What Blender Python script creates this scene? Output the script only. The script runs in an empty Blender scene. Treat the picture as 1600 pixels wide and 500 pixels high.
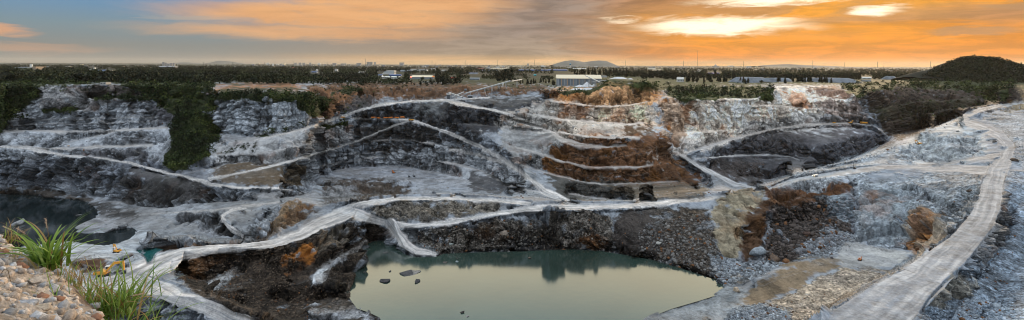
import bpy, math, random
import numpy as np
from mathutils import Vector, Matrix
R = math.radians
random.seed(7)
RNG = np.random.default_rng(11)
SC = bpy.context.scene
COL = SC.collection
HC = 30.0            # camera height above the plain
FP = 800.0           # focal length in photo pixels (photo is 1600 wide)
V0 = 101.0
TILT = 0.005

# ------------------------------------------------------------------ camera
cam_d = bpy.data.cameras.new('camera')
cam = bpy.data.objects.new('camera', cam_d)
COL.objects.link(cam)
SC.camera = cam
cam_d.sensor_fit = 'HORIZONTAL'; cam_d.sensor_width = 36; cam_d.lens = 18
cam_d.shift_y = -(250 - V0) / 1600.0
cam_d.clip_start = 0.2; cam_d.clip_end = 200000
cam.location = (0, 0, HC)
cam.rotation_euler = (R(90), R(0), 0)
# horizon falls slightly to the left: roll about the view axis
cam.matrix_world = Matrix.Translation((0, 0, HC)) @ Matrix.Rotation(R(90), 4, 'X') @ Matrix.Rotation(math.atan(TILT), 4, 'Z')

# ------------------------------------------------------------------ world
def nd(nt, typ, **kw):
    n = nt.nodes.new(typ)
    for k, v in kw.items():
        setattr(n, k, v)
    return n

class NB:
    """small node-graph helper"""
    def __init__(s, nt): s.nt = nt
    def _in(s, sock, v):
        if isinstance(v, bpy.types.NodeSocket): s.nt.links.new(v, sock)
        elif v is not None: sock.default_value = v
    def m(s, op, a, b=None, c=None, clamp=False):
        n = nd(s.nt, 'ShaderNodeMath', operation=op); n.use_clamp = clamp
        s._in(n.inputs[0], a)
        if b is not None: s._in(n.inputs[1], b)
        if c is not None: s._in(n.inputs[2], c)
        return n.outputs[0]
    def ss(s, x, e0, e1, a=0.0, b=1.0):
        n = nd(s.nt, 'ShaderNodeMapRange', interpolation_type='SMOOTHSTEP')
        s._in(n.inputs[0], x); n.inputs[1].default_value = e0; n.inputs[2].default_value = e1
        n.inputs[3].default_value = a; n.inputs[4].default_value = b
        return n.outputs[0]
    def mix(s, f, a, b, mode='MIX'):
        n = nd(s.nt, 'ShaderNodeMix', data_type='RGBA', blend_type=mode)
        s._in(n.inputs[0], f)
        s._in(n.inputs[6], a if isinstance(a, bpy.types.NodeSocket) else (*a, 1))
        s._in(n.inputs[7], b if isinstance(b, bpy.types.NodeSocket) else (*b, 1))
        return n.outputs[2]
    def comb(s, x, y, z):
        n = nd(s.nt, 'ShaderNodeCombineXYZ')
        for i, v in enumerate((x, y, z)): s._in(n.inputs[i], v)
        return n.outputs[0]
    def noise(s, vec, scale, detail=4, rough=0.55, dist=0.0, out=0):
        n = nd(s.nt, 'ShaderNodeTexNoise')
        s._in(n.inputs['Vector'], vec); n.inputs['Scale'].default_value = scale
        n.inputs['Detail'].default_value = detail; n.inputs['Roughness'].default_value = rough
        n.inputs['Distortion'].default_value = dist
        return n.outputs[out]
    def ramp(s, f, stops):
        n = nd(s.nt, 'ShaderNodeValToRGB'); s._in(n.inputs[0], f)
        cr = n.color_ramp
        while len(cr.elements) < len(stops): cr.elements.new(0.5)
        for e, (p, c) in zip(cr.elements, stops):
            e.position = p; e.color = (*c, 1)
        return n.outputs[0]
    def vmul(s, v, k):
        n = nd(s.nt, 'ShaderNodeVectorMath', operation='MULTIPLY')
        s._in(n.inputs[0], v); n.inputs[1].default_value = k
        return n.outputs[0]

def sr(r, g, b):
    f = lambda c: ((c/255+0.055)/1.055)**2.4 if c > 10 else c/255/12.92
    return (f(r), f(g), f(b))

SUN_AZ = 38.0
SUN_EL = 9.0
w = bpy.data.worlds.new('World'); SC.world = w; w.use_nodes = True
nt = w.node_tree; nt.nodes.clear(); B = NB(nt)
tc = nd(nt, 'ShaderNodeTexCoord').outputs['Generated']
sep = nd(nt, 'ShaderNodeSeparateXYZ'); nt.links.new(tc, sep.inputs[0])
dx, dy, dz = sep.outputs
az = B.m('MULTIPLY', B.m('ARCTAN2', dx, dy), 57.29578)          # degrees, 0 = straight ahead, + right
el = B.m('MULTIPLY', B.m('ARCSINE', dz), 57.29578)
wv = B.comb(B.m('MULTIPLY', az, 0.05), B.m('MULTIPLY', el, 0.32), 0.0)   # stretched cloud space
n1 = B.noise(wv, 1.6, 6, 0.6, 0.6)
n2 = B.noise(wv, 5.0, 6, 0.62, 0.8)
n3 = B.noise(B.comb(B.m('MULTIPLY', az, 0.16), B.m('MULTIPLY', el, 0.4), 3.0), 1.8, 7, 0.6, 0.3)
n0 = B.noise(wv, 2.3, 3, 0.5, 0.2)
waz = B.m('ADD', az, B.m('MULTIPLY', B.m('SUBTRACT', n1, 0.5), 16.0))
wel = B.m('ADD', el, B.m('MULTIPLY', B.m('SUBTRACT', n2, 0.5), 3.2))
# clear-sky bands
left = B.ramp(B.m('DIVIDE', el, 10.0), [(0.0, sr(140, 140, 138)), (0.16, sr(138, 142, 140)), (0.34, sr(128, 150, 160)), (0.6, sr(106, 152, 192)), (1.0, sr(86, 142, 210))])
mid = B.ramp(B.m('DIVIDE', el, 10.0), [(0.0, sr(214, 172, 122)), (0.05, sr(220, 170, 112)), (0.12, sr(166, 146, 128)), (0.3, sr(160, 142, 128)), (0.7, sr(170, 150, 134)), (1.0, sr(180, 160, 140))])
right = B.ramp(B.m('DIVIDE', el, 10.0), [(0.0, sr(236, 168, 84)), (0.08, sr(236, 134, 10)), (0.3, sr(250, 148, 0)), (0.55, sr(246, 154, 16)), (0.8, sr(214, 142, 58)), (1.0, sr(206, 146, 82))])
base = B.mix(B.ss(waz, -32.0, -8.0), left, mid)
base = B.mix(B.ss(waz, 2.0, 22.0), base, right)
# darker grey-mauve streaks through the orange side
gs = B.m('MULTIPLY', B.ss(n1, 0.42, 0.58), B.ss(el, 2.2, 4.6))
gs = B.m('MULTIPLY', gs, B.ss(az, -4.0, 10.0))
base = B.mix(B.m('MULTIPLY', gs, 0.85), base, sr(176, 128, 94))
# grey cumulus bank in the middle
gb = B.m('MULTIPLY', B.m('MULTIPLY', B.ss(az, -6.0, 0.0), B.ss(az, 16.0, 6.0)), B.ss(B.m('ADD', el, B.m('MULTIPLY', n3, 3.0)), 4.0, 5.0))
base = B.mix(B.m('MULTIPLY', gb, 0.55), base, sr(150, 134, 126))
cl_ = B.ss(B.noise(B.comb(B.m('MULTIPLY', az, 0.11), B.m('MULTIPLY', el, 0.75), 9.0), 1.6, 8, 0.62, 0.5), 0.36, 0.64, 0.74, 1.12)
cl_ = B.m('ADD', 1.0, B.m('MULTIPLY', B.m('SUBTRACT', cl_, 1.0), B.ss(az, -22.0, 2.0)))
vm = nd(nt, 'ShaderNodeVectorMath', operation='SCALE'); nt.links.new(base, vm.inputs[0]); nt.links.new(cl_, vm.inputs['Scale']); base = vm.outputs[0]
# large peach anvil cloud: from az -31 widening to az -3
def blob(azc, elc, wa, we, soft=0.5, a=az, e=el):
    x = B.m('DIVIDE', B.m('SUBTRACT', a, azc), wa); y = B.m('DIVIDE', B.m('SUBTRACT', e, elc), we)
    d = B.m('SQRT', B.m('ADD', B.m('MULTIPLY', x, x), B.m('MULTIPLY', y, y)))
    return B.ss(d, 1.0+soft, 1.0-soft)
wa2 = B.m('ADD', az, B.m('MULTIPLY', B.m('SUBTRACT', n1, 0.5), 9.0))
we2 = B.m('ADD', el, B.m('MULTIPLY', B.m('SUBTRACT', n2, 0.5), 1.5))
pe = blob(-18.5, 5.1, 14.5, 1.35, 0.45, wa2, we2)
pe2 = blob(-12.0, 6.7, 11.5, 1.25, 0.45, wa2, we2)
pe3 = blob(-21.0, 3.3, 12.0, 0.75, 0.7, wa2, we2)
peach = B.m('MAXIMUM', B.m('MAXIMUM', pe, pe2), B.m('MULTIPLY', pe3, 0.85))
peach = B.m('MULTIPLY', peach, B.ss(n2, 0.2, 0.5, 0.75, 1.0))
base = B.mix(peach, base, B.mix(B.ss(n1, 0.35, 0.6), sr(228, 168, 116), sr(242, 182, 126)))
# low streaks on the left
ls = B.m('MAXIMUM', blob(-45.5, 2.6, 2.6, 0.42, 0.5, wa2, we2), B.m('MULTIPLY', blob(-43.5, 1.1, 4.0, 0.3, 0.9, wa2, we2), 0.5))
base = B.mix(B.m('MULTIPLY', ls, 0.8), base, sr(232, 170, 126))
st = B.m('MULTIPLY', blob(-32.0, 4.3, 4.0, 0.15, 0.8, wa2, we2), 0.5)
base = B.mix(st, base, sr(190, 176, 160))
# small purple-grey clouds to the right
pg = B.m('MAXIMUM', blob(41.5, 3.0, 3.6, 0.42, 0.4, wa2, we2), blob(45.0, 4.9, 2.2, 0.3, 0.4, wa2, we2))
base = B.mix(B.m('MULTIPLY', pg, 0.75), base, sr(176, 132, 96))
# glow holes where the low sun lights the gap in the cloud
we3 = B.m('ADD', el, B.m('MULTIPLY', B.m('SUBTRACT', n2, 0.5), 2.0))
g1 = blob(22.0, 4.1, 6.6, 0.8, 0.6, wa2, we3)
g2 = blob(27.0, 6.7, 5.2, 0.5, 0.7, wa2, we3)
g3 = blob(35.8, 5.1, 1.5, 0.42, 0.8, wa2, we3)
g4 = B.m('MULTIPLY', blob(11.6, 4.9, 1.7, 0.3, 0.6, wa2, we3), 0.45)
halo = B.m('MAXIMUM', blob(23.0, 4.2, 12.0, 2.2, 0.8, wa2, we3), blob(33.0, 5.4, 9.0, 1.3, 0.8, wa2, we3))
base = B.mix(B.m('MULTIPLY', halo, 0.35), base, sr(255, 180, 70))
glow = B.m('MAXIMUM', B.m('MAXIMUM', g1, g2), B.m('MAXIMUM', g3, g4))
base = B.mix(glow, base, (1.5, 1.3, 0.95))
# sky above the frame: cream veil ahead, then pale blue overhead and behind
fwd = B.ss(dy, -0.4, 0.6)
cream = B.mix(B.ss(el, 20.5, 28.0), (1.9, 1.66, 1.15), (0.62, 0.82, 0.84))
high = B.mix(fwd, (0.85, 0.96, 1.05), cream)
high = B.mix(B.ss(el, 34.0, 60.0), high, (1.56, 1.64, 1.76))
behind = B.mix(B.ss(el, -2.0, 30.0), (0.50, 0.60, 0.72), (1.62, 1.76, 1.96))
base = B.mix(B.ss(dy, 0.35, -0.25), base, behind)
base = B.mix(B.ss(el, 9.5, 17.0), base, high)
sky = nd(nt, 'ShaderNodeTexSky', sky_type='NISHITA'); sky.sun_disc = False
sky.sun_elevation = R(SUN_EL); sky.sun_rotation = R(SUN_AZ)
bg1 = nd(nt, 'ShaderNodeBackground'); bg1.inputs[1].default_value = 0.0015
nt.links.new(sky.outputs[0], bg1.inputs[0])
bg2 = nd(nt, 'ShaderNodeBackground'); bg2.inputs[1].default_value = 0.93
nt.links.new(base, bg2.inputs[0])
ad = nd(nt, 'ShaderNodeAddShader'); nt.links.new(bg1.outputs[0], ad.inputs[0]); nt.links.new(bg2.outputs[0], ad.inputs[1])
wo = nd(nt, 'ShaderNodeOutputWorld'); nt.links.new(ad.outputs[0], wo.inputs[0])
w.cycles.sampling_method = 'MANUAL'; w.cycles.sample_map_resolution = 1024

# ------------------------------------------------------------------ sun
sd = bpy.data.lights.new('sun', 'SUN'); so = bpy.data.objects.new('sun', sd); COL.objects.link(so)
sd.energy = 3.2; sd.angle = R(6); sd.color = (1.0, 0.72, 0.45)
sdir = Vector((math.sin(R(SUN_AZ))*math.cos(R(SUN_EL)), math.cos(R(SUN_AZ))*math.cos(R(SUN_EL)), math.sin(R(SUN_EL))))
so.rotation_euler = (-sdir).to_track_quat('-Z', 'Y').to_euler()

vs = SC.view_settings
vs.view_transform = 'Standard'; vs.look = 'None'; vs.exposure = 0.0; vs.gamma = 1.0; vs.use_curve_mapping = False
SC.cycles.max_bounces = 4; SC.cycles.diffuse_bounces = 2; SC.cycles.glossy_bounces = 2; SC.cycles.volume_bounces = 0
SC.cycles.transparent_max_bounces = 8

SC.cycles.filter_width = 1.0
SC.cycles.denoising_prefilter = 'ACCURATE'

# ================================================================== noise
def _h(ix, iy, iz, seed):
    h = (ix.astype(np.uint32)*np.uint32(374761393) + iy.astype(np.uint32)*np.uint32(668265263)
         + iz.astype(np.uint32)*np.uint32(2147483647 & 1274126177) + np.uint32((seed*362437+97) & 0xffffffff))
    h = (h ^ (h >> np.uint32(13))) * np.uint32(1274126177)
    h = (h ^ (h >> np.uint32(16))) * np.uint32(2246822519)
    return (h ^ (h >> np.uint32(13)))
def vnoise(x, y, z, seed=0):
    """smooth value noise in -1..1"""
    fx = np.floor(x); fy = np.floor(y); fz = np.floor(z)
    ix = fx.astype(np.int64); iy = fy.astype(np.int64); iz = fz.astype(np.int64)
    tx = (x-fx); ty = (y-fy); tz = (z-fz)
    tx = tx*tx*(3-2*tx); ty = ty*ty*(3-2*ty); tz = tz*tz*(3-2*tz)
    def c(a, b, d): return _h(ix+a, iy+b, iz+d, seed).astype(np.float32)*np.float32(2/4294967295.0)-1
    x00 = c(0,0,0)*(1-tx)+c(1,0,0)*tx; x10 = c(0,1,0)*(1-tx)+c(1,1,0)*tx
    x01 = c(0,0,1)*(1-tx)+c(1,0,1)*tx; x11 = c(0,1,1)*(1-tx)+c(1,1,1)*tx
    return (x00*(1-ty)+x10*ty)*(1-tz)+(x01*(1-ty)+x11*ty)*tz
def fbm(x, y, z, seed=0, octs=4, gain=0.5):
    s = 0; a = 1; t = 0
    for o in range(octs):
        s = s+a*vnoise(x*2**o+o*17.3, y*2**o-o*9.1, z*2**o+o*5.7, seed+o); t += a; a *= gain
    return s/t
def worley(x, y, z, seed=0, full=False):
    """returns F1, F2 and the hash of the nearest cell (0..1)"""
    fx = np.floor(x).astype(np.int64); fy = np.floor(y).astype(np.int64); fz = np.floor(z).astype(np.int64)
    F1 = np.full(x.shape, 9e9, np.float32); F2 = F1.copy(); H = np.zeros(x.shape, np.float32); VX = H.copy(); VY = H.copy(); VZ = H.copy()
    k = np.float32(1/4294967295.0)
    for a in (-1, 0, 1):
        for b in (-1, 0, 1):
            for c in (-1, 0, 1):
                X = fx+a; Y = fy+b; Z = fz+c
                h = _h(X, Y, Z, seed)
                px = X+(h & np.uint32(1023)).astype(np.float32)/1023
                py = Y+((h >> np.uint32(10)) & np.uint32(1023)).astype(np.float32)/1023
                pz = Z+((h >> np.uint32(20)) & np.uint32(1023)).astype(np.float32)/1023
                d = ((px-x)**2+(py-y)**2+(pz-z)**2).astype(np.float32)
                n = d < F1
                F2 = np.where(n, F1, np.minimum(F2, d))
                H = np.where(n, (h ^ (h >> np.uint32(7))).astype(np.float32)*k, H)
                if full: VX = np.where(n, x-px, VX); VY = np.where(n, y-py, VY); VZ = np.where(n, z-pz, VZ)
                F1 = np.where(n, d, F1)
    if full: return np.sqrt(F1), np.sqrt(F2), H, VX, VY, VZ
    return np.sqrt(F1), np.sqrt(F2), H
def sstep(x, a, b):
    t = np.clip((x-a)/(b-a), 0, 1); return t*t*(3-2*t)

# ================================================================== survey of the pit
# Every breakline is (u, v, D): sight line u,v of the survey picture and depth D in metres below the camera.
def st(u, v):
    du = u-800.0; dv = v-V0
    return du-TILT*dv, dv+TILT*du
def wpos(u, v, D):
    s, t = st(u, v)
    return Vector((s*D/t, FP*D/t, HC-D))

s_ax = np.concatenate([np.arange(-1500, -840, 6.0), np.arange(-840, 840, 1.0), np.arange(840, 1501, 6.0)])
t_ax = np.concatenate([np.arange(4, 30, 0.5), np.arange(30, 424, 0.8), 424*1.03**np.arange(0, 30)])
NS, NT = len(s_ax), len(t_ax)
# regular solving raster (s step 2, t step 1) covering the pit
RS0, RS1, RT0, RT1 = -900, 900, 4, 430
SW, SH = (RS1-RS0)//1, (RT1-RT0)
Dg = np.zeros((SH, SW), np.float32); known = np.zeros((SH, SW), bool)
roadm = np.zeros((SH, SW), np.float32); dustm = np.zeros((SH, SW), np.float32); flatm = np.zeros((SH, SW), np.float32); acrm = np.zeros((SH, SW), np.float32); alom = np.zeros((SH, SW), np.float32)
gs_, gt_ = np.meshgrid(np.arange(RS0, RS1)+0.5, np.arange(RT0, RT1)+0.5)

DEEP = False
_mx = np.array([240, 331, 450, 560, 9e5]); _my = np.array([385, 420, 512, 560, 9e5])
def deepen(u, v, D):
    s, t = st(u, v)
    if D >= 89.5 and 500 <= u < 870: return 104.5+(t-163)*0.04
    k = min(1, max(0, (u-440)/160)); k = k*k*(3-2*k)
    Y = FP*D/t; Yl = Y*float(np.interp(Y, [340, 450, 520], [1.137, 1.03, 1.0]))
    Y2 = Yl+(float(np.interp(Y, _mx, _my))-Yl)*k
    return Y2*t/FP
def stroke(pts, hw=0.75, road=0.0, dust=0.0, flat=0.0, hw2=None):
    if DEEP: pts = [(u, v, deepen(u, v, D)) for u, v, D in pts]
    P = [(*st(u, v), (76+(D-76)*0.7 if (D > 76 and 290 < u < 1440 and v > 345 and D < 82.9) else D)) for u, v, D in pts]
    n = len(P)-1; run = 0.0
    best = None
    s0 = min(p[0] for p in P)-60; s1 = max(p[0] for p in P)+60
    t0 = min(p[1] for p in P)-60; t1 = max(p[1] for p in P)+60
    a0, a1 = max(0, int(t0-RT0)), min(SH, int(t1-RT0)+1); b0, b1 = max(0, int(s0-RS0)), min(SW, int(s1-RS0)+1)
    if a1 <= a0 or b1 <= b0: return
    S = gs_[a0:a1, b0:b1]; T = gt_[a0:a1, b0:b1]
    bd = np.full(S.shape, 1e9); bD = np.zeros(S.shape); bw = np.zeros(S.shape); ba = np.zeros(S.shape); bl = np.zeros(S.shape)
    for i in range(n):
        (x0, y0, d0), (x1, y1, d1) = P[i], P[i+1]
        L = (x1-x0)**2+(y1-y0)**2+1e-9
        k = np.clip(((S-x0)*(x1-x0)+(T-y0)*(y1-y0))/L, 0, 1)
        d = np.hypot(S-x0-k*(x1-x0), T-y0-k*(y1-y0))
        w0 = hw[i] if isinstance(hw, (list, tuple)) else hw
        w1 = hw[i+1] if isinstance(hw, (list, tuple)) else hw
        ww = w0+(w1-w0)*k
        q = d-ww; n_ = q < bd
        cr = ((S-x0)*(y1-y0)-(T-y0)*(x1-x0))/math.sqrt(L)
        ba = np.where(n_, cr/np.maximum(ww, 0.5), ba); bl = np.where(n_, run+k*math.sqrt(L), bl); run += math.sqrt(L)
        bd = np.where(n_, q, bd); bD = np.where(n_, d0+(d1-d0)*k, bD)
    m = bd <= 0
    Dg[a0:a1, b0:b1][m] = bD[m]; known[a0:a1, b0:b1] |= m
    f = np.clip(0.5-bd/1.5, 0, 1)
    if road: mm = bd < 1.5; acrm[a0:a1, b0:b1][mm] = ba[mm]; alom[a0:a1, b0:b1][mm] = bl[mm]
    for arr, val in ((roadm, road), (dustm, dust), (flatm, flat)):
        if val: arr[a0:a1, b0:b1] = np.maximum(arr[a0:a1, b0:b1], f*val)
        elif arr is roadm: pass

def inpoly(poly, S=None, T=None):
    S = gs_ if S is None else S; T = gt_ if T is None else T
    P = [st(u, v) for u, v in poly]
    c = np.zeros(S.shape, bool); j = len(P)-1
    for i in range(len(P)):
        xi, yi = P[i]; xj, yj = P[j]
        if yi != yj:
            c ^= ((yi > T) != (yj > T)) & (S < (xj-xi)*(T-yi)/(yj-yi)+xi)
        j = i
    return c

def L(*p, **k): stroke(p, **k)
def bench(*p, w=1.6, d=0.8): stroke(p, hw=w, dust=d, flat=0.8)
def road(*p, w=3.0): stroke(p, hw=w, road=1.0, dust=1.0, flat=1.0)

TRAILS = []
def trail(*p, w=1.0, d=0.7): TRAILS.append((p, w, d))
# --- plain
L((-200,117,30),(400,109.5,30),(1800,101.5,30))
L((-200,129,21),(0,128,21),(250,126,21),(450,126,25),(650,122,28),(850,121,30),(1250,115,30),(1400,115,30),(1800,115,31))
L((-200,152,21.5),(0,150,21.5),(45,147,21.5),(60,142,21),(110,140,20.3),(190,138,20),(215,144,20.5),(260,150,21.5),(330,148,21.5))
L((335,136,20.5),(400,134,21),(440,134,22),(480,137,24),(520,133,25),(560,131,26),(640,128,26.5),(700,127,27),(770,127,27),(800,130,28.5),(850,133,29),(880,134,29.5))
DEEP = True
# --- left cliff with benches
L((0,212,50),(20,205,47),(45,185,41))
L((-80,235,57),(0,234,58.5))
bench((145,161,30.8),(200,159.5,30),(260,159,30),(320,162,31), w=1.5, d=0.0)
bench((60,181,39.5),(100,179.5,39.5),(150,179,39),(205,178,38.5),(262,174,37), w=1.5, d=0.2)
bench((45,193,45.5),(100,192,45.5),(190,190,45),(250,188,43.5), w=1.1, d=0.75)
bench((30,201,50),(100,199,49.2),(190,196,48),(250,194,46.5), w=1.1, d=0.7)
bench((8,213,55),(50,211,54.2),(130,212,54),(180,210,53),(260,204,50.5), w=2.6, d=1.0)
bench((110,228,60.5),(150,219,57.5),(180,212,54.5), w=1.3, d=0.8)
bench((-80,238,60.5),(0,236,60.5),(50,238,62),(110,239,62.3),(160,236,61.5),(200,234,60.5),(240,232,59.5), w=2.2, d=1.0)
# --- toe above the left lake
L((-120,298,84),(0,298,84),(60,303,85),(100,308,86),(130,316,87.5),(150,318,87.5))
L((-120,258,68.5),(0,256,67.5),(50,256,67),(100,256,67.3))
# --- green patch and white block
L((330,166,31.5),(322,185,40),(333,212,54),(345,216,55))
L((334,163,29.5),(400,164,29.6),(440,165,30.5),(462,168,31.5),(477,177,36),(488,192,46))
L((340,150,24),(400,149,24.5),(480,150,26),(500,158,29))
L((334,160.5,29.3),(400,161,29.3),(460,163,30.2))
L((345,213,54.3),(400,218,56),(440,212,54),(488,196,48.5))
L((262,265,68),(300,272,70.5),(330,270,69.5),(345,225,57.5))
bench((345,246,62.8),(400,244.5,62),(450,236,60.5),(500,224,57.5), w=1.2, d=0.5)
bench((260,284,73.2),(350,262,68.5),(395,256,66.5), w=1.0, d=0.4)
# --- upper centre
DEEP = True
L((490,160,30),(520,172,37),(500,185,42))
L((560,150,37),(600,152,39),(640,153,39.5),(700,152,39),(760,151,38.5),(840,151,37))
L((560,140,30),(640,139,31),(700,138,31),(760,138,31),(840,141,32))
bench((550,187,51),(600,188,54),(640,191,55.8), w=1.5, d=0.8)
bench((690,192,53.5),(740,195,54.5),(800,199,56), w=0.8, d=0.5)
bench((580,223,71),(600,221,71),(640,220,70.8),(670,223,71.5),(700,232,73), w=1.3, d=0.7)
bench((500,262,84),(540,256,82),(580,248,79.5),(610,245,79), w=1.8, d=0.7)
L((560,210,63),(600,212,65),(660,212,65))
L((590,240,78),(660,240,78),(700,246,80))
L((520,268,92),(560,262,92),(600,260,91),(640,262,91.5),(700,272,92.5),(740,286,93),(780,298,93))
L((500,275,90),(540,283,93),(600,296,93.5),(700,300,94),(800,305,94))
bench((680,252,82),(710,256,83),(750,266,85),(790,286,86),(820,300,86.5), w=1.8, d=0.9)
bench((705,235,74),(740,240,73),(780,252,71),(800,262,68), w=3.0, d=1.0)
L((700,243,79),(740,250,80),(790,268,80),(820,285,79))
# --- dark hollow right of the junction
L((720,163,42.5),(750,168,44.5),(770,162,42.5),(745,155,40.5))
L((820,163,42),(850,156,40),(870,150,37))
# --- terraced cone
L((850,141,29),(880,141,29),(900,143,29),(925,140,28),(945,127,19),(960,123,17.5),(990,125,18),(1015,127,19),(1030,136,26))
bench((860,157,36.5),(900,160,37.8),(950,165,38.8),(990,161,38.2),(1012,156,36.5), w=1.6, d=0.9)
bench((825,178,48),(870,184,49.8),(920,189,50.5),(980,192,51.5),(1005,190,51.5), w=1.8, d=1.0)
bench((795,189,53.5),(830,197,56),(860,204,57),(920,212.5,57.5),(1000,213.5,57.5), w=1.8, d=1.0)
bench((800,203,58),(840,206,58),(864,206,57.3), w=1.3, d=0.9)
bench((864,206,57.3),(880,218,60),(920,227,62),(950,229,62.5),(980,226,62), w=[3,4,3.5,2,1.5], d=0.9)
bench((800,228,65),(840,238,66.5),(880,251,70),(920,259,71.8),(1000,259,72),(1020,256,72), w=1.7, d=0.9)
bench((815,256,73),(850,269,76),(900,280,79),(940,286,80),(1000,284,79.6),(1060,281,79.5), w=1.5, d=0.8)
bench((890,302,85),(930,308,86),(980,311,86),(1020,311,86), w=1.3, d=0.9)
L((1035,170,44),(1040,200,56),(1060,232,70),(1058,246,74.5),(1085,270,82),(1110,290,86))
L((1015,192,52.5),(1028,215,58),(1045,245,70),(1070,275,79),(1090,292,85))
# --- pale cliff, right of centre
L((1040,150,32),(1100,152,32.5),(1150,154,33.5),(1195,152,33.5),(1207,138,27.5),(1220,131,25.5),(1260,130,25.5),(1300,133,27),(1335,143,31),(1345,151,35))
L((1040,156,35),(1100,157,34.5),(1150,158,35.5),(1200,157,36.5))
bench((1180,160,39.5),(1230,162,44),(1290,166,46),(1345,174,50),(1372,184,54), w=1.3, d=0.7)
L((1240,158,41),(1290,152,37.5),(1320,151,37))
bench((1060,204,60),(1150,200,59.5),(1200,192,58.3), w=1.2, d=0.4)
road((1065,240,71.5),(1100,228,70),(1150,212,65.5),(1200,199,61.5),(1260,190,59.4),(1330,187,58.6),(1365,190,58.6), w=1.9)
road((1085,247,74),(1140,240,75),(1200,238,76), w=1.6)
bench((1200,238,76),(1235,240,77.5),(1250,246,79), w=1.5)
L((1140,246,76.5),(1200,245,77.5),(1260,240,78))
L((1160,272,85),(1200,276,87),(1260,262,85),(1330,244,79.5),(1390,214,69),(1405,205,66))
L((1200,206,64.5),(1260,197,62.5),(1330,194,61.8),(1370,198,62))
road((1365,190,58.6),(1380,198,61),(1388,208,65), w=2.2)
# --- far right, dusty back wall of the pit
L((1345,148,33),(1360,135,30),(1390,125,29),(1450,120,28),(1520,121,27),(1560,123,27),(1750,123,27))
bench((1375,165,52),(1430,153,52.5),(1500,148,50),(1560,146,48), w=0.9, d=0.25)
bench((1388,185,66),(1430,175,72),(1480,165,64),(1540,156,56), w=0.9, d=0.25)
L((1395,203,76),(1430,197,92),(1470,188,85),(1500,174,72),(1535,162,60))
DEEP = False
# --- right rock crag
L((1563,158,38),(1566,148,33),(1574,131,22.5),(1588,113,10.5),(1600,106,6),(1640,98,1.5),(1760,95,0))
L((1566,160,38),(1590,164,38.5),(1640,170,39),(1760,176,40))
# --- back edge of the centre ridge
L((430,336,68.5),(441,324,67.3),(452,320,67),(466,315.5,66),(480,319,66.3),(492,324,66.8),(505,327,67),(530,318,66),(560,314,65.5))
L((396,378,70),(402,356,69),(416,352,68.6),(430,336,68.2))
L((245,396,73),(250,384,71.3),(270,379,70.4),(288,377,70),(296,373,69.3),(305,378,70),(330,383,70.4),(360,380,70.2),(396,379,70))
L((196,423,75),(215,415,74),(238,402,73.2))
# --- floor behind the ridge
DEEP = True
L((440,312,84),(480,309,84),(540,306,90),(640,304,93),(760,306,93))
L((160,325,86.8),(200,327,86.5),(250,330,85.5),(300,324,83),(340,320,81.5),(400,316,81))
L((165,360,87.5),(200,350,87),(250,345,86),(285,345,85.3))
L((236,384,86),(260,374,85.8),(300,371,85.2),(350,375,84.8),(385,379,84.5))
L((300,345,84.5),(335,347,84),(345,360,84),(362,372,84),(388,377,84))
bench((240,340,85.8),(290,336,84.5),(340,333,80.5),(380,328,80),(440,320,79.5), w=1.8, d=1.0)
road((385,374,79.5),(365,364,79.3),(352,352,79),(350,341,79),(362,334,79),(385,330,79), w=[5,4.5,3.5,3,2.5,2.2])
L((370,355,81.5),(390,365,81.5),(408,350,81.5),(425,338,81.5))
L((345,300,75.5),(400,305,77.5),(460,306,78.5))
# --- wall under the far-left haul road
L((210,268,69.7),(250,277,71.8),(290,287,73.5),(320,292,74))
L((135,318,87.5),(150,312,86.5),(185,318,86.5),(205,326,86.3))
# --- haul roads on the left and centre
road((-80,236,61),(0,236,61),(40,240,62.3),(70,243,63.3),(100,249,64.7),(160,253,65.7),(210,262,68),(265,275,71.3),(320,288,73.2), w=[1.5,1.5,1.5,3,2.3,1.6,1.8,2.2,3.2])
road((400,223,56.3),(440,213.5,54),(480,203.5,51.5),(510,193,49.7),(540,182.5,47.8),(570,172,45.5),(600,165,43.4),(640,160,41.8),(700,157,40.8), w=[1.2,1.8,2.2,2.4,2.6,2.3,2,1.6,2.2])
L((350,226,57),(370,224,56.5),(400,224,56.5))
road((330,285,72.8),(360,278,71),(400,270,69.2),(450,257,66.2),(520,236,62.5),(560,222,60.5),(600,205,58),(620,196,56.8),(645,190,55.8), w=[3.2,2.2,2,2,2,1.9,1.6,1.6,1.6])
road((318,288,73.2),(335,293,73.9),(360,296,74.8),(400,298,75.8),(460,300,77), w=[3.6,3.2,2.2,1.9,1.7])
road((602,187,54.5),(625,188,55.2),(650,191,55.8),(700,208,59.3),(750,228,62.2),(790,250,64.8),(820,272,66),(850,298,67),(900,317,66.8), w=[1.2,1.8,2.4,3,3.4,3.8,4.4,6,3])
bench((800,292,68),(830,297,68),(848,300,67.5), w=2.0)
road((700,157,40.8),(712,161,42),(740,167,44),(770,172,45),(800,180,47.3),(825,187,50), w=[3.2,4,2.6,2,1.8,1.3])
road((712,157,40.7),(740,154,39.8),(765,152.5,39), w=1.4)
road((1068,241,72),(1085,252,75.5),(1110,264,79),(1150,284,84.6),(1190,292,86.5), w=[4,3.5,4,4,2.5])
DEEP = False
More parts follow.
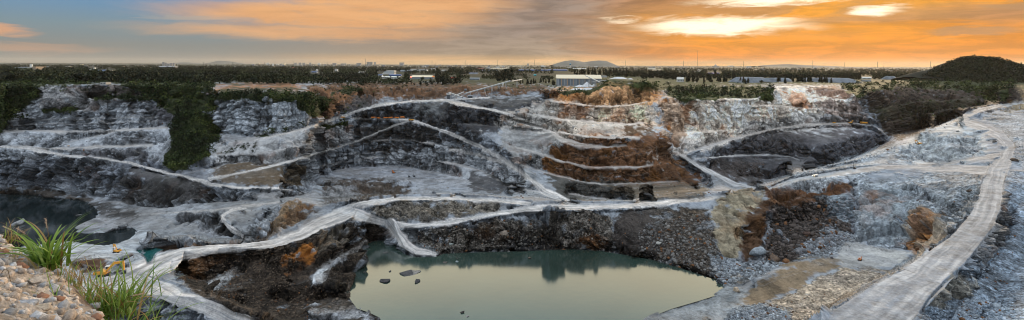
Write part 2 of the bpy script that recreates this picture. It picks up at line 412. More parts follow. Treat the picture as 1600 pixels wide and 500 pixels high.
# --- ridge, its two roads and the hollow between them
L((1060,298,66.4),(1110,293,65.6),(1135,300,65.2))
L((560,312,65.3),(620,306,64.3),(700,304.5,64.3),(760,306,65),(830,313,65.6),(900,314,65.7),(1000,311,65.6),(1060,303,65.9))
L((600,319,66),(640,319,66),(700,318,66),(750,321,66.5))
L((600,342,70.3),(640,347,71),(680,348,71),(720,342,70.2),(765,331,68.5))
road((530,338,68.3),(548,330,67.3),(580,320,66),(620,313,65),(700,310,65),(760,312,65.7),(830,318,66.1), w=[10,9,6,3.6,3,3,3.5])
road((560,337,68.6),(600,350,71),(650,354,71.6),(700,349,71),(760,337.5,69),(820,327,67.2),(900,323,66.6),(960,321,66.4),(1040,315,66.3),(1100,308.5,66.2),(1140,303,66), w=[10,6,4,3.5,3.2,5,5.5,5,3.5,3,2.5])
road((548,334,67.8),(505,352,69),(470,371,69.8),(430,385,70.4),(380,390,70.8),(330,393,71.2),(285,403,72),(240,425,72.9),(200,447,73.5),(150,462,73.8),(60,470,73.8), w=[10,11,9,7,7,8,12,21,22,18,14])
road((225,447,73.4),(260,461,73.6),(300,475,73.8),(345,492,74),(390,512,74.3), w=[13,13,13,14,15])
road((612,352,71),(622,366,74),(635,382,77.5),(655,395,81),(683,399,81.8), w=[10,8,8,7,4])
bench((1075,300,65.9),(1110,296,65.6),(1140,296,65.4), w=1.3, d=0.6)
# --- excavator ground, plateau by the left lake
DEEP = True
L((60,405,78),(110,392,85),(170,392,87),(210,384,87.3),(225,386,87.3),(245,372,87),(262,360,87))
L((100,412,79),(150,405,81),(200,400,83.2),(222,400,85))
DEEP = False
L((120,418,75.5),(140,413,75.2),(165,412,75.5),(185,417,76))
L((115,431,77.5),(150,429,77.5),(185,428,77.2),(205,423,76.8))
L((100,445,75.5),(150,440,75.2),(200,434,74.8))
# --- bank between ridge road and main lake
L((650,360,72.3),(700,357,72),(760,345,70.2),(820,335,68.6),(900,332,68),(960,330,67.8),(1040,324,67.5),(1100,318,67.3),(1115,322,67.5))
L((700,385,79),(800,382,79.5),(900,380,79.3),(1000,390,79.3),(1060,402,79.5),(1110,415,80))
# --- dark pit left of the main lake
L((330,401,71.8),(380,398,71.3),(430,393,71),(475,380,70.2),(510,362,69.4),(535,352,68.8),(560,348,69),(590,358,71.5))
L((270,416,72.9),(285,411,72.4),(300,406,72.2),(330,402,71.8))
L((270,420,73),(273,440,73.3),(300,462,73.8),(350,482,74),(400,505,74.5))
L((290,430,79),(330,445,81),(345,470,82),(380,480,83),(420,490,83.5))
L((345,415,76),(400,412,75),(440,420,76.5),(460,440,80))
bench((330,448,81.6),(350,438,80.5),(368,425,78.5), w=5, d=0.5)
bench((335,460,82.2),(380,455,81.5), w=3.5, d=0.4)
L((440,432,79),(480,425,78.5),(515,440,79.5),(520,452,80.3),(505,448,80))
L((430,470,84),(470,480,84),(520,470,83),(545,455,82))
L((470,410,75),(495,398,74.2),(530,385,74),(555,372,74))
bench((500,425,78.8),(530,408,78.2),(560,392,78),(572,380,78), w=[3,6,5,3], d=0.6)
bench((503,438,79.6),(512,432,79.4),(517,426,79.2), w=[6,8,5], d=1.0)
bench((490,490,82.5),(520,488,82),(550,482,82),(570,480,82.2), w=[5,5,4,2], d=0.5)
L((560,402,78.8),(545,420,79),(530,445,80),(545,465,81))
# --- big rock and rubble hollow
L((1108,330,66.8),(1118,318,66),(1135,305,65),(1160,299,63.5),(1195,295,62.5),(1215,290,61.5))
L((1112,352,71),(1130,385,77),(1155,405,81),(1175,408,81.3),(1195,395,79.5))
L((1150,350,69.5),(1175,345,68.8),(1190,330,67.5))
L((1215,313,66),(1260,313,66),(1300,305,64.5),(1330,300,63))
L((1210,345,73),(1250,345,73),(1300,335,71.5),(1330,325,69.5))
L((1200,400,80),(1250,395,80),(1300,378,78),(1330,372,77.5))
L((1130,442,82),(1160,430,81.5),(1200,415,81.5),(1250,400,80.5),(1300,390,79))
# --- right ridge back edge and roads
L((1150,297,64.7),(1190,290,62.8),(1212,284,61.5),(1235,272,59.3),(1255,266,58.5),(1300,253,57),(1345,243,55.4),(1380,234,54.3),(1402,222,52.5),(1425,219,52),(1436,215,51),(1440,203,47.5),(1455,193,45.2),(1472,182,42.5),(1485,177,41.7),(1497,171,40.3),(1520,162,38.3),(1545,157,37.4),(1560,155,37))
L((1436,232,54.5),(1446,243,55.2),(1470,246,55),(1500,247,54),(1520,240,52),(1530,225,48.5))
L((1440,212,50),(1455,205,46),(1470,206,44.6),(1495,205,44.4),(1520,206,45),(1530,212,46))
L((1450,196,45.6),(1480,188,44.3),(1495,184,43.2))
road((1545,258,49.8),(1500,256,52.6),(1460,257,54.3),(1420,254,55),(1380,255,56),(1330,262,58),(1280,270,59.5),(1250,275,60.3),(1225,283,61.8),(1205,291,63), w=[8,6,4,3,4,4.5,3.5,4,4,2.5])
bench((1240,269,59.3),(1290,261,58.2),(1340,252,56.8),(1385,246,55.7), w=4, d=0.8)
L((1265,282,61),(1330,272,58.8),(1380,265,57),(1440,265,55.5),(1500,266,53.2),(1530,272,51))
road((1640,150,36.6),(1570,156,37.7),(1530,164,38.8),(1509,174,41),(1512,184,42),(1540,193,43.3),(1563,203,44),(1578,222,45.6),(1572,240,47.3),(1560,258,49),(1553,280,49.8),(1548,310,50.2),(1535,340,50.4),(1510,370,50.5),(1475,405,50.5),(1430,445,50.4),(1385,480,50.3),(1340,510,50.2), w=[2,3,4,5,6,7,8,9,11,14,17,20,23,26,30,36,42,46])
road((1509,205,45.6),(1530,202,45),(1545,198,44), w=[1,1.6,2])
road((1470,253,54.2),(1505,243,51.5),(1540,238,48.6),(1560,235,47.2), w=[1.5,3,4,4])
L((1555,170,40),(1600,173,40.3),(1700,178,41))
L((1530,175,42),(1560,185,43),(1600,190,43.5),(1700,195,44))
bench((1590,215,45.5),(1620,220,45.8),(1700,230,46), w=5, d=0.6)
bench((1540,178,42),(1570,174,40.5),(1620,176,40.5), w=1.2, d=0.7)
# --- right wall of the bowl and bowl floor
L((1336,282,61.5),(1337,300,64.5),(1336,330,71),(1338,360,76.5))
L((1345,345,72),(1400,345,70.5),(1430,345,68.5),(1460,340,64),(1490,330,60))
L((1338,372,77.5),(1380,378,77.5),(1420,384,77.2),(1435,382,76))
bench((1320,385,78),(1350,392,78),(1380,400,78),(1400,402,77.8), w=6, d=0.9)
L((1524,300,52),(1512,335,52.3),(1485,365,53),(1455,385,53.5))
L((1500,300,55.5),(1480,340,61.5),(1450,375,70))
# left berm of the big haul road
L((1462,372,51),(1440,396,51.2),(1400,421,51.3),(1350,452,51.3),(1290,490,51.3),(1250,515,51.3))
L((1445,380,74),(1425,397,77),(1395,415,77.6),(1345,444,78.3),(1280,480,79),(1235,512,79.5), hw=0.8)
L((1180,440,77.5),(1215,420,75.8),(1260,405,75.6),(1300,396,76.3),(1318,404,76.8))
L((1140,478,80),(1180,470,79.8),(1230,450,79),(1270,432,78.6),(1310,418,78.2))
L((1150,500,80.5),(1220,480,79.5))
L((1120,462,81.3),(1150,448,80.5),(1180,438,79.5))
L((1040,505,81.3),(1100,500,81),(1150,485,80.5))
# --- lower right: ground right of the big road
L((1570,300,50.3),(1582,260,48.5),(1600,240,47),(1700,238,46.5))
L((1575,300,51),(1560,345,51.5),(1530,385,51.6),(1512,410,51.6),(1480,435,51.3),(1455,462,51.2),(1432,500,51),(1425,520,51))
L((1590,320,53.5),(1580,360,56),(1555,395,57),(1530,430,57.5),(1500,470,57),(1480,505,56.5))
L((1620,360,57.5),(1600,400,58.5),(1570,440,59),(1540,490,59))
L((1640,300,52),(1700,300,52))
L((1600,450,57.5),(1585,480,57),(1570,510,56.5))
L((1620,500,54),(1700,480,54))

# --- lakes: (polygon of the shore, water depth below camera)
LEFT_LAKE = [(-160,314),(0,312),(60,315),(100,319),(118,320),(128,319),(142,326),(153,335),(152,347),(135,354),(120,362),(112,371),(130,374),(165,372),(185,366),(205,363),(216,370),(205,380),(185,387),(165,390),(140,388),(112,384),(85,388),(40,392),(-20,398),(-160,405)]
TEAL_POND = [(222,396),(232,392),(246,392),(258,394),(246,402),(240,412),(234,417),(229,404)]
MAIN_LAKE = [(579,384),(590,380),(604,379),(615,382),(624,393),(634,401),(655,405),(685,404),(697,399),(730,397),(780,395),(820,394),(850,392),(900,390),(940,392),(980,398),(1020,405),(1060,416),(1100,429),(1125,437),(1134,446),(1118,457),(1090,466),(1050,478),(1020,490),(1000,502),(985,540),(620,540),(602,497),(583,488),(566,483),(556,470),(549,455),(553,440),(560,425),(570,405),(574,392)]
def water_cells(poly, D, dp):
    m = inpoly(poly); known[m] = True; Dg[m] = D+dp; flatm[m] = 1; dustm[m] = 0; roadm[m] = 0
    q = [(u, v, (D+0.02 if D != 80.2 else 82.02)) for u, v in poly]; stroke(q+[q[0]], hw=1.0)
water_cells(LEFT_LAKE, 100.06, 1.4)
water_cells(TEAL_POND, 99.5, 1.2)
jm = [(604,379),(615,382),(624,393),(634,401),(655,405),(685,404),(697,399)]
water_cells(MAIN_LAKE, 80.2, 1.4)

# tyre tracks: only the dust, the ground keeps its shape
for p_ in ([(1262,288),(1330,276),(1400,272),(1480,270),(1540,285)], [(1380,262),(1420,258),(1470,262),(1520,270),(1545,295)], [(1400,248),(1440,250),(1490,258),(1535,275),(1550,300)],
           [(1470,250),(1510,236),(1545,226),(1570,224)], [(1480,246),(1520,228),(1550,212),(1560,205)], [(1540,262),(1562,268),(1590,262),(1600,258)], [(1545,250),(1575,250),(1600,246)],
           [(1425,258),(1450,266),(1500,280),(1535,310)], [(1520,205),(1490,203),(1460,206),(1430,216)], [(1455,200),(1475,192),(1500,186)], [(1500,190),(1470,198),(1445,210)], [(1570,190),(1585,200),(1600,204)], [(1585,170),(1600,172)], [(1560,180),(1600,182)],
           [(1590,300),(1575,350),(1545,400),(1520,440)], [(1600,345),(1580,400),(1550,440)], [(1300,392),(1350,396),(1400,398),(1430,390)], [(1290,400),(1330,406),(1380,405)], [(1170,440),(1220,425),(1290,405)], [(1160,448),(1215,432),(1280,412)], [(1060,492),(1110,480),(1160,465)], [(1100,498),(1160,482),(1200,470)],
           [(500,272),(560,268),(620,268),(700,280),(760,296)], [(500,282),(560,276),(640,276),(720,290)], [(520,290),(600,284),(680,290)], [(560,292),(640,300)],
           [(170,340),(220,334),(280,330),(340,328)], [(165,350),(200,344),(250,338)], [(270,352),(310,360),(350,372)], [(200,358),(260,362),(330,372)], [(340,318),(400,312),(470,308)], [(345,312),(420,306),(500,306)], [(380,325),(440,316),(500,312)],
           [(120,400),(160,396),(200,394),(240,386)], [(200,410),(230,404)], [(150,446),(200,432),(240,416)], [(190,470),(240,480),(300,496)], [(200,460),(260,474),(330,498)], [(215,490),(260,500)],
           [(560,330),(600,336),(640,344)], [(500,340),(540,334),(600,330)], [(330,455),(370,450),(400,446)], [(460,452),(490,440),(520,424),(555,400)]):
    trail(*p_, w=1.3 if p_[0][1] < 300 else 2.0, d=0.62)
for p_ in ([(60,187),(150,185),(255,181)], [(70,171),(150,170),(250,167)], [(15,224),(100,222),(200,220),(250,216)], [(0,245),(50,246),(90,244)], [(130,245),(200,242),(245,240)], [(560,200),(640,199),(690,205)], [(580,232),(660,232),(700,240)],
           [(350,236),(440,228),(500,216)], [(440,248),(520,246),(570,240)], [(500,253),(580,240),(630,237)], [(560,245),(640,252),(720,262),(780,278)], [(640,258),(720,272),(790,292)], [(700,222),(750,236),(800,252)], [(720,205),(790,214),(850,222)], [(740,186),(800,192)],
           [(800,216),(840,222),(880,236)], [(870,172),(940,178),(1000,176)], [(830,186),(880,196),(960,202)], [(900,240),(960,244),(1020,240)], [(870,262),(940,272),(1020,270)], [(1060,180),(1150,176),(1230,172)], [(1060,220),(1120,214),(1180,206)], [(335,272),(400,262),(450,252)], [(340,284),(420,280),(470,276)]):
    trail(*p_, w=1.15, d=0.55)
for p_, w_, d_ in TRAILS:
    q = [st(u, v) for u, v in p_]; s0 = min(a[0] for a in q)-12; s1 = max(a[0] for a in q)+12; t0 = min(a[1] for a in q)-12; t1 = max(a[1] for a in q)+12
    a0, a1 = max(0, int(t0-RT0)), min(SH, int(t1-RT0)+1); b0, b1 = max(0, int(s0-RS0)), min(SW, int(s1-RS0)+1)
    if a1 <= a0 or b1 <= b0: continue
    S_, T_ = gs_[a0:a1, b0:b1], gt_[a0:a1, b0:b1]; bd = np.full(S_.shape, 1e9)
    for (x0, y0), (x1, y1) in zip(q[:-1], q[1:]):
        LL = (x1-x0)**2+(y1-y0)**2; k_ = np.clip(((S_-x0)*(x1-x0)+(T_-y0)*(y1-y0))/LL, 0, 1); bd = np.minimum(bd, np.hypot(S_-x0-k_*(x1-x0), T_-y0-k_*(y1-y0)))
    f_ = np.clip(1.2-bd/w_, 0, 1)*d_*(0.55+0.45*np.cos(np.clip(bd/w_, 0, 1)*6.28))
    dustm[a0:a1, b0:b1] = np.maximum(dustm[a0:a1, b0:b1], f_*(flatm[a0:a1, b0:b1] < 1.5))
# edges of the raster
L((-320,318,100),(-120,318,100))
L((-160,424,80),(0,424,78),(60,440,76))
for u0, u1, vv, DD in ((-100,700,528,84),(1250,1440,527,50.3),(1450,1800,527,54)):
    L((u0,vv,DD),(u1,vv,DD))

# --- fill the ground between the breaklines (multigrid relaxation)
def relax(Dk, kn):
    h, w_ = Dk.shape
    if min(h, w_) > 12:
        h2, w2 = (h+1)//2, (w_+1)//2
        P = np.zeros((h2*2, w2*2), np.float32); K = np.zeros((h2*2, w2*2), np.float32)
        P[:h, :w_] = np.where(kn, Dk, 0); K[:h, :w_] = kn
        s = P.reshape(h2, 2, w2, 2).sum((1, 3)); k = K.reshape(h2, 2, w2, 2).sum((1, 3))
        c = relax(np.where(k > 0, s/np.maximum(k, 1), 0), k > 0)
        U = np.repeat(np.repeat(c, 2, 0), 2, 1)[:h, :w_]
    else:
        U = np.full(Dk.shape, Dk[kn].mean() if kn.any() else 0, np.float32)
    U = np.where(kn, Dk, U).astype(np.float32)
    for _ in range(70):
        p = np.pad(U, 1, mode='edge')
        V = (p[:-2, 1:-1]+p[2:, 1:-1]+p[1:-1, :-2]+p[1:-1, 2:])*0.25
        U = np.where(kn, Dk, V)
    return U
Dg = relax(Dg, known)

def sample(A, S, T):
    x = np.clip(S-RS0-0.5, 0, SW-1.001); y = np.clip(T-RT0-0.5, 0, SH-1.001)
    x0 = x.astype(int); y0 = y.astype(int); fx = x-x0; fy = y-y0
    return (A[y0, x0]*(1-fx)+A[y0, x0+1]*fx)*(1-fy)+(A[y0+1, x0]*(1-fx)+A[y0+1, x0+1]*fx)*fy

S, T = np.meshgrid(s_ax, t_ax)
S = S.astype(np.float32); T = T.astype(np.float32)
D = sample(Dg, S, T)
# outside the surveyed strip: ease to plain rows below the frame
D = D+(30-D)*sstep(-T, -9, -6)
low = sstep(T, 424, 700)
D = D*(1-low)+low*60
Y = FP*D/T
# no overhangs: distance must grow upwards
ek = np.exp(0.0003*np.arange(NT))[:, None]
Yf = (np.maximum.accumulate(Y[::-1]/ek, axis=0)*ek)[::-1]
viol = (Yf-Y)/Y
print('overhang cells', float((viol > 0.01).mean()), 'max', float(viol.max()))
Y = np.maximum(Y, Yf); D = Y*T/FP
X = S*D/T; Z = HC-D
_w1 = fbm(X/9, Y/9, Z/9, 7, 3); _w2 = fbm(X/9, Y/9, Z/9, 8, 3)
_k = np.clip(T/250, 0.5, 1.6)
Sr, Tr = S+_w1*5.0*_k, T+_w2*3.2*_k
RD = sample(roadm, Sr, Tr); DU = sample(dustm, Sr, Tr); FL = sample(flatm, S, T); AC = sample(acrm, Sr, Tr); AL = sample(alom, S, T)
del gs_, gt_

# ================================================================== rock zones: what the ground is made of
NZ_C = {}
def blur(A, r):
    for ax in (0, 1):
        for _ in range(2):
            P = np.pad(A, [(r+1, r) if i == ax else (0, 0) for i in range(2)], mode='edge')
            c = np.cumsum(P, axis=ax, dtype=np.float64)
            n = A.shape[ax]
            if ax == 0: A = ((c[2*r+1:2*r+1+n]-c[:n])/(2*r+1)).astype(np.float32)
            else: A = ((c[:, 2*r+1:2*r+1+n]-c[:, :n])/(2*r+1)).astype(np.float32)
    return A
px = (Y/FP).astype(np.float32)
# a wobble makes every border between rock kinds ragged
wx = fbm(X/14, Y/14, Z/10, 3, 3); wy = fbm(X/14, Y/14, Z/10, 9, 3)
Sw = S+wx*13; Tw = T+wy*8
WN = fbm(X/6, Y/6, Z/5, 5, 4, 0.65)*1.6
C0 = np.zeros(S.shape+(3,), np.float32)+np.array((0.20, 0.235, 0.285), np.float32)
RU = np.zeros(S.shape, np.float32)+0.08       # rust staining
DZ = np.zeros(S.shape, np.float32)+0.5        # how much pale dust lies on level ground
VG = np.zeros(S.shape, np.float32)            # green cover
RB = np.zeros(S.shape, np.float32)            # loose rubble
CB = np.zeros(S.shape, np.float32)            # craggy faces
CA = np.zeros(S.shape, np.float32)            # smoother, more even rock
def zone(poly, col=None, rust=None, dust=None, veg=None, rub=None, soft=8, crag=None, calm=None):
    q = [st(u, v) for u, v in poly]
    a0 = max(0, np.searchsorted(t_ax, min(p[1] for p in q)-22)); a1 = min(NT, np.searchsorted(t_ax, max(p[1] for p in q)+22)+1)
    b0 = max(0, np.searchsorted(s_ax, min(p[0] for p in q)-30)); b1 = min(NS, np.searchsorted(s_ax, max(p[0] for p in q)+30)+1)
    if a1-a0 < 3 or b1-b0 < 3: return
    w_ = (slice(a0, a1), slice(b0, b1))
    m = blur(inpoly(poly, Sw[w_], Tw[w_]).astype(np.float32), soft)
    m = sstep(m+0.62*WN[w_]*(soft > 1), 0.30, 0.70)
    if col is not None:
        for k in range(3): C0[w_][..., k] += (col[k]-C0[w_][..., k])*m
    for arr, val in ((RU, rust), (DZ, dust), (VG, veg), (RB, rub), (CB, crag), (CA, calm)):
        if val is not None: arr[w_] += (val-arr[w_])*m
zone([(-200,95),(1800,95),(1800,128),(1200,128),(1050,140),(860,134),(560,130),(340,135),(60,140),(-200,150)], (0.034, 0.034, 0.020), 0.0, 0.05, 0.8)
zone([(-200,140),(330,145),(345,215),(330,290),(200,300),(-200,300)], (0.300, 0.335, 0.385), 0.10, 0.55)
zone([(60,145),(190,140),(215,150),(140,180),(60,175)], (0.290, 0.290, 0.300), 0.25)
zone([(110,140),(190,139),(212,145),(215,158),(150,158),(110,152)], (0.130, 0.115, 0.110), 0.15, 0.1)
zone([(225,172),(310,172),(310,188),(240,190)], (0.100, 0.100, 0.120), 0.1, 0.2)
zone([(100,240),(240,236),(240,255),(130,252)], (0.150, 0.160, 0.190), 0.3, 0.5)
zone([(-200,256),(330,256),(330,300),(-200,300)], (0.140, 0.165, 0.210), 0.12, 0.35)
zone([(-200,296),(60,298),(100,306),(150,318),(180,330),(-200,330)], (0.041, 0.037, 0.034), 0.3, 0.1)
zone([(190,272),(250,280),(330,292),(330,322),(250,326),(190,324)], (0.051, 0.051, 0.054), 0.25, 0.1)
zone([(200,262),(262,276),(250,290),(200,282)], (0.054, 0.054, 0.061), 0.2, 0.2)
zone([(318,158),(400,160),(470,165),(492,195),(440,216),(345,220),(325,190)], (0.300, 0.345, 0.400), 0.10, 0.3)
zone([(335,134),(440,130),(470,136),(480,152),(335,152)], (0.22,0.12,0.07), 0.4, 0.05)
zone([(340,140),(480,144),(480,160),(340,158)], (0.041, 0.041, 0.027), 0.2, 0.0, 0.6)
zone([(340,225),(545,190),(560,225),(400,275),(340,285),(325,262)], (0.280, 0.290, 0.305), 0.45, 0.4)
zone([(330,260),(460,258),(500,265),(485,290),(440,297),(330,288)], (0.078, 0.061, 0.044), 0.35, 0.25)
zone([(480,136),(560,130),(860,128),(862,146),(700,154),(600,160),(545,176),(500,195),(470,165)], (0.115,0.066,0.040), 0.35, 0.05)
zone([(560,150),(600,152),(560,175),(520,185),(540,165)], (0.061, 0.058, 0.061), 0.3, 0.1)
zone([(600,166),(660,160),(700,160),(860,150),(872,160),(822,182),(792,198),(760,215),(720,210),(650,190),(550,187),(560,178)], (0.034, 0.037, 0.046), 0.08, 0.18)
zone([(640,168),(690,162),(690,185),(640,180)], (0.100, 0.110, 0.120), 0.3, 0.3)
zone([(550,196),(650,192),(700,210),(700,225),(560,230)], (0.048, 0.049, 0.053), 0.15, 0.15)
zone([(570,228),(700,226),(690,244),(600,248),(575,240)], (0.031, 0.032, 0.037), 0.15, 0.1)
zone([(660,196),(700,200),(760,222),(720,225),(680,215)], (0.048, 0.054, 0.068), 0.1, 0.2)
zone([(540,238),(600,246),(700,226),(760,235),(820,262),(860,300),(760,300),(640,265),(540,262)], (0.280, 0.310, 0.350), 0.25, 0.45)
zone([(480,262),(600,262),(760,288),(800,302),(640,302),(560,290),(480,300)], (0.220, 0.250, 0.300), 0.1, 0.75)
zone([(530,285),(600,282),(640,300),(560,306)], (0.058, 0.051, 0.048), 0.4, 0.1)
zone([(730,272),(800,282),(830,300),(740,302)], (0.054, 0.058, 0.068), 0.1, 0.2)
zone([(500,286),(560,284),(640,296),(640,310),(500,322)], (0.051, 0.041, 0.034), 0.4, 0.1)
# cone
zone([(780,180),(870,150),(1010,150),(1030,180),(1010,215),(900,228),(790,225)], (0.360, 0.350, 0.335), 0.6, 0.55)
zone([(855,136),(960,120),(1035,138),(1045,156),(1010,164),(870,166)], (0.360, 0.240, 0.150), 0.9, 0.4)
zone([(930,160),(1000,160),(1025,195),(930,192)], (0.520, 0.440, 0.370), 0.6, 0.6)
zone([(780,200),(865,206),(900,232),(860,262),(800,262)], (0.240, 0.250, 0.260), 0.45, 0.6)
zone([(965,192),(1015,190),(1030,212),(980,214)], (0.068, 0.048, 0.034), 0.4, 0.3)
zone([(868,222),(905,214),(1000,212),(1035,205),(1062,250),(1110,292),(1000,300),(860,282),(845,262)], (0.115,0.062,0.036), 0.85, 0.30)
zone([(840,272),(1000,284),(1110,288),(1110,310),(880,314)], (0.048, 0.048, 0.046), 0.25, 0.3)
zone([(950,285),(1110,285),(1110,306),(960,300)], (0.082, 0.068, 0.054), 0.3, 0.3)
# pale cliff
zone([(1030,150),(1200,152),(1212,128),(1300,128),(1350,148),(1300,172),(1240,200),(1160,212),(1060,246),(1040,200)], (0.66, 0.63, 0.60), 0.42, 0.5)
zone([(1030,150),(1090,154),(1075,200),(1060,225),(1035,200)], (0.286, 0.230, 0.188), 0.65, 0.2)
zone([(1220,134),(1260,140),(1270,168),(1240,165)], (0.546, 0.384, 0.300), 0.7, 0.3)
zone([(1260,160),(1345,150),(1360,185),(1290,178)], (0.260, 0.230, 0.225), 0.25, 0.5)
zone([(1150,190),(1290,168),(1280,195),(1160,215)], (0.351, 0.384, 0.425), 0.35, 0.4)
zone([(1290,172),(1370,186),(1330,196),(1280,190)], (0.120, 0.115, 0.125), 0.2, 0.3)
zone([(1140,214),(1210,200),(1385,194),(1400,225),(1330,250),(1240,266),(1200,282),(1140,276),(1100,250)], (0.058, 0.061, 0.075), 0.15, 0.22)
zone([(1085,250),(1150,245),(1200,250),(1190,290),(1150,282)], (0.068, 0.061, 0.061), 0.2, 0.2, rub=0.4)
zone([(1240,130),(1310,128),(1335,144),(1310,150)], (0.140, 0.100, 0.085), 0.3, 0.1)
zone([(1340,128),(1600,110),(1600,155),(1500,172),(1440,205),(1390,215),(1370,180)], (0.026, 0.019, 0.016), 0.25, 0.05)  # right back wall: its shadow is put into this dark colour
zone([(1365,160),(1560,140),(1520,158),(1440,176),(1380,186)], (0.020, 0.020, 0.012), 0.2, 0.05, 0.35)
# ridge and middle
zone([(380,382),(395,350),(430,325),(465,312),(500,326),(470,345),(430,380)], (0.170, 0.125, 0.085), 0.45, 0.2)
zone([(392,345),(425,350),(420,385),(390,382)], (0.068, 0.041, 0.024), 0.4, 0.1)
zone([(240,372),(310,368),(390,376),(390,386),(300,392),(235,404)], (0.095, 0.058, 0.034), 0.5, 0.2)
zone([(570,318),(640,316),(780,318),(790,330),(700,348),(600,344)], (0.160, 0.145, 0.125), 0.35, 0.2, rub=0.3)
zone([(150,322),(300,322),(420,310),(450,312),(400,380),(240,386),(160,372)], (0.200, 0.225, 0.260), 0.05, 0.75)
zone([(150,318),(215,335),(215,356),(190,362),(150,340)], (0.041, 0.041, 0.044), 0.2, 0.1)
zone([(240,338),(290,342),(345,337),(360,355),(392,378),(350,374),(330,352),(285,350)], (0.037, 0.041, 0.048), 0.1, 0.12)
zone([(280,345),(330,362),(345,372),(300,366)], (0.300, 0.330, 0.380), 0.0, 0.95)
zone([(390,345),(425,348),(415,362),(395,360)], (0.400, 0.460, 0.540), 0.0, 1.0)
zone([(400,300),(560,298),(560,312),(400,318)], (0.200, 0.210, 0.230), 0.1, 0.7)
# plateau by the left lake
zone([(60,370),(230,368),(260,400),(230,430),(200,436),(60,450)], (0.330, 0.380, 0.440), 0.03, 0.8)
zone([(112,413),(150,410),(187,416),(195,430),(120,432)], (0.068, 0.041, 0.027), 0.4, 0.0)
zone([(150,422),(250,430),(225,412),(262,398),(255,392),(235,420)], (0.068, 0.058, 0.048), 0.2, 0.3)
zone([(120,346),(160,342),(215,350),(210,364),(150,374),(110,374)], (0.200, 0.210, 0.235), 0.15, 0.3)
# ridge banks towards the lake
zone([(640,362),(820,338),(960,332),(960,396),(850,394),(700,402),(650,405)], (0.115, 0.105, 0.095), 0.22, 0.12, rub=0.8)
zone([(790,365),(870,368),(880,395),(800,397)], (0.037, 0.037, 0.041), 0.1, 0.05, rub=0.1)
zone([(905,366),(945,364),(945,392),(908,392)], (0.082, 0.041, 0.020), 0.8, 0.0, rub=0.1)
zone([(960,328),(1112,320),(1140,445),(1060,420),(960,398)], (0.051, 0.043, 0.037), 0.25, 0.06, rub=0.75)
zone([(960,328),(1030,326),(1040,400),(960,396)], (0.042, 0.037, 0.035), 0.15, 0.05, rub=0.2)
zone([(610,350),(640,356),(665,385),(700,398),(680,408),(640,404),(615,372)], (0.250, 0.280, 0.310), 0.05, 0.7, rub=0)
zone([(540,360),(610,355),(612,378),(575,384),(540,372)], (0.037, 0.034, 0.034), 0.2, 0.05)
# dark pit
zone([(275,412),(330,398),(440,388),(540,350),(600,352),(590,382),(560,430),(560,480),(600,500),(560,540),(420,540),(280,440)], (0.037, 0.029, 0.023), 0.16, 0.06, rub=0.6)
zone([(275,410),(345,400),(335,440),(300,440),(278,428)], (0.095, 0.051, 0.027), 0.55, 0.05, rub=0)
zone([(474,388),(495,390),(492,415),(474,418)], (0.260, 0.110, 0.040), 0.85, 0.0, rub=0)
zone([(495,368),(550,352),(545,385),(500,402)], (0.160, 0.140, 0.115), 0.35, 0.2, rub=0.1)
zone([(330,450),(350,432),(370,424),(365,440),(345,454)], (0.280, 0.310, 0.340), 0, 0.9, rub=0)
zone([(500,425),(560,392),(575,378),(582,386),(560,402),(520,425),(510,448),(494,446)], (0.240, 0.260, 0.290), 0, 0.6, rub=0)
zone([(494,448),(502,426),(519,424),(512,444)], (0.620, 0.680, 0.740), 0, 1.0, rub=0, soft=1)
zone([(480,488),(540,480),(572,478),(580,498),(470,505)], (0.340, 0.370, 0.420), 0, 0.8, rub=0.3)
# big rock and rubble hollow
zone([(1106,330),(1135,303),(1165,296),(1200,296),(1195,318),(1175,345),(1150,404),(1120,375)], (0.24,0.215,0.165), 0.4, 0.1, rub=0)
zone([(1165,330),(1200,312),(1225,315),(1205,350),(1172,402),(1155,400),(1160,360)], (0.061, 0.037, 0.024), 0.5, 0.05, rub=0)
zone([(1190,330),(1215,320),(1215,350),(1195,372)], (0.130, 0.150, 0.180), 0.1, 0.1, rub=0)
zone([(1205,286),(1270,276),(1338,278),(1336,300),(1280,318),(1215,322),(1200,305)], (0.082, 0.044, 0.026), 0.6, 0.08, rub=0)
zone([(1205,322),(1336,300),(1338,365),(1300,385),(1240,400),(1195,405),(1200,360)], (0.034, 0.029, 0.027), 0.15, 0.05, rub=1)
zone([(1110,400),(1160,405),(1200,405),(1210,418),(1150,440),(1130,446)], (0.160, 0.190, 0.230), 0.1, 0.2, rub=1)
zone([(1240,385),(1300,355),(1345,368),(1330,385),(1270,400)], (0.240, 0.280, 0.330), 0.05, 0.4, rub=0.8)
zone([(1300,300),(1334,290),(1336,340),(1310,340)], (0.200, 0.250, 0.300), 0.0, 0.4, rub=0.1)
# right side
zone([(1090,470),(1150,440),(1200,470),(1150,510),(1000,520),(1010,500)], (0.244, 0.284, 0.321), 0.02, 0.6, rub=0.1)
zone([(1334,276),(1530,262),(1560,255),(1545,340),(1500,375),(1440,390),(1345,372)], (0.262, 0.303, 0.348), 0.16, 0.45, rub=0.4)
zone([(1345,290),(1420,285),(1440,330),(1400,375),(1350,372)], (0.217, 0.257, 0.294), 0.42, 0.2, rub=0)
zone([(1425,330),(1490,320),(1485,365),(1440,395),(1415,385)], (0.271, 0.238, 0.202), 0.75, 0.2, rub=0)
zone([(1340,375),(1440,388),(1400,410),(1320,415),(1290,405)], (0.334, 0.340, 0.340), 0.02, 0.8, rub=0.05)
zone([(1150,466),(1200,425),(1240,405),(1318,396),(1322,412),(1260,440),(1190,470),(1130,484)], (0.149, 0.119, 0.087), 0.05, 0.15, rub=0.05)
zone([(1190,472),(1262,440),(1322,412),(1410,412),(1340,452),(1240,512),(1150,500)], (0.325, 0.284, 0.238), 0.25, 0.3, rub=0.5)
zone([(1145,480),(1200,470),(1240,480),(1230,520),(1140,510)], (0.199, 0.248, 0.312), 0.0, 0.3, rub=1)
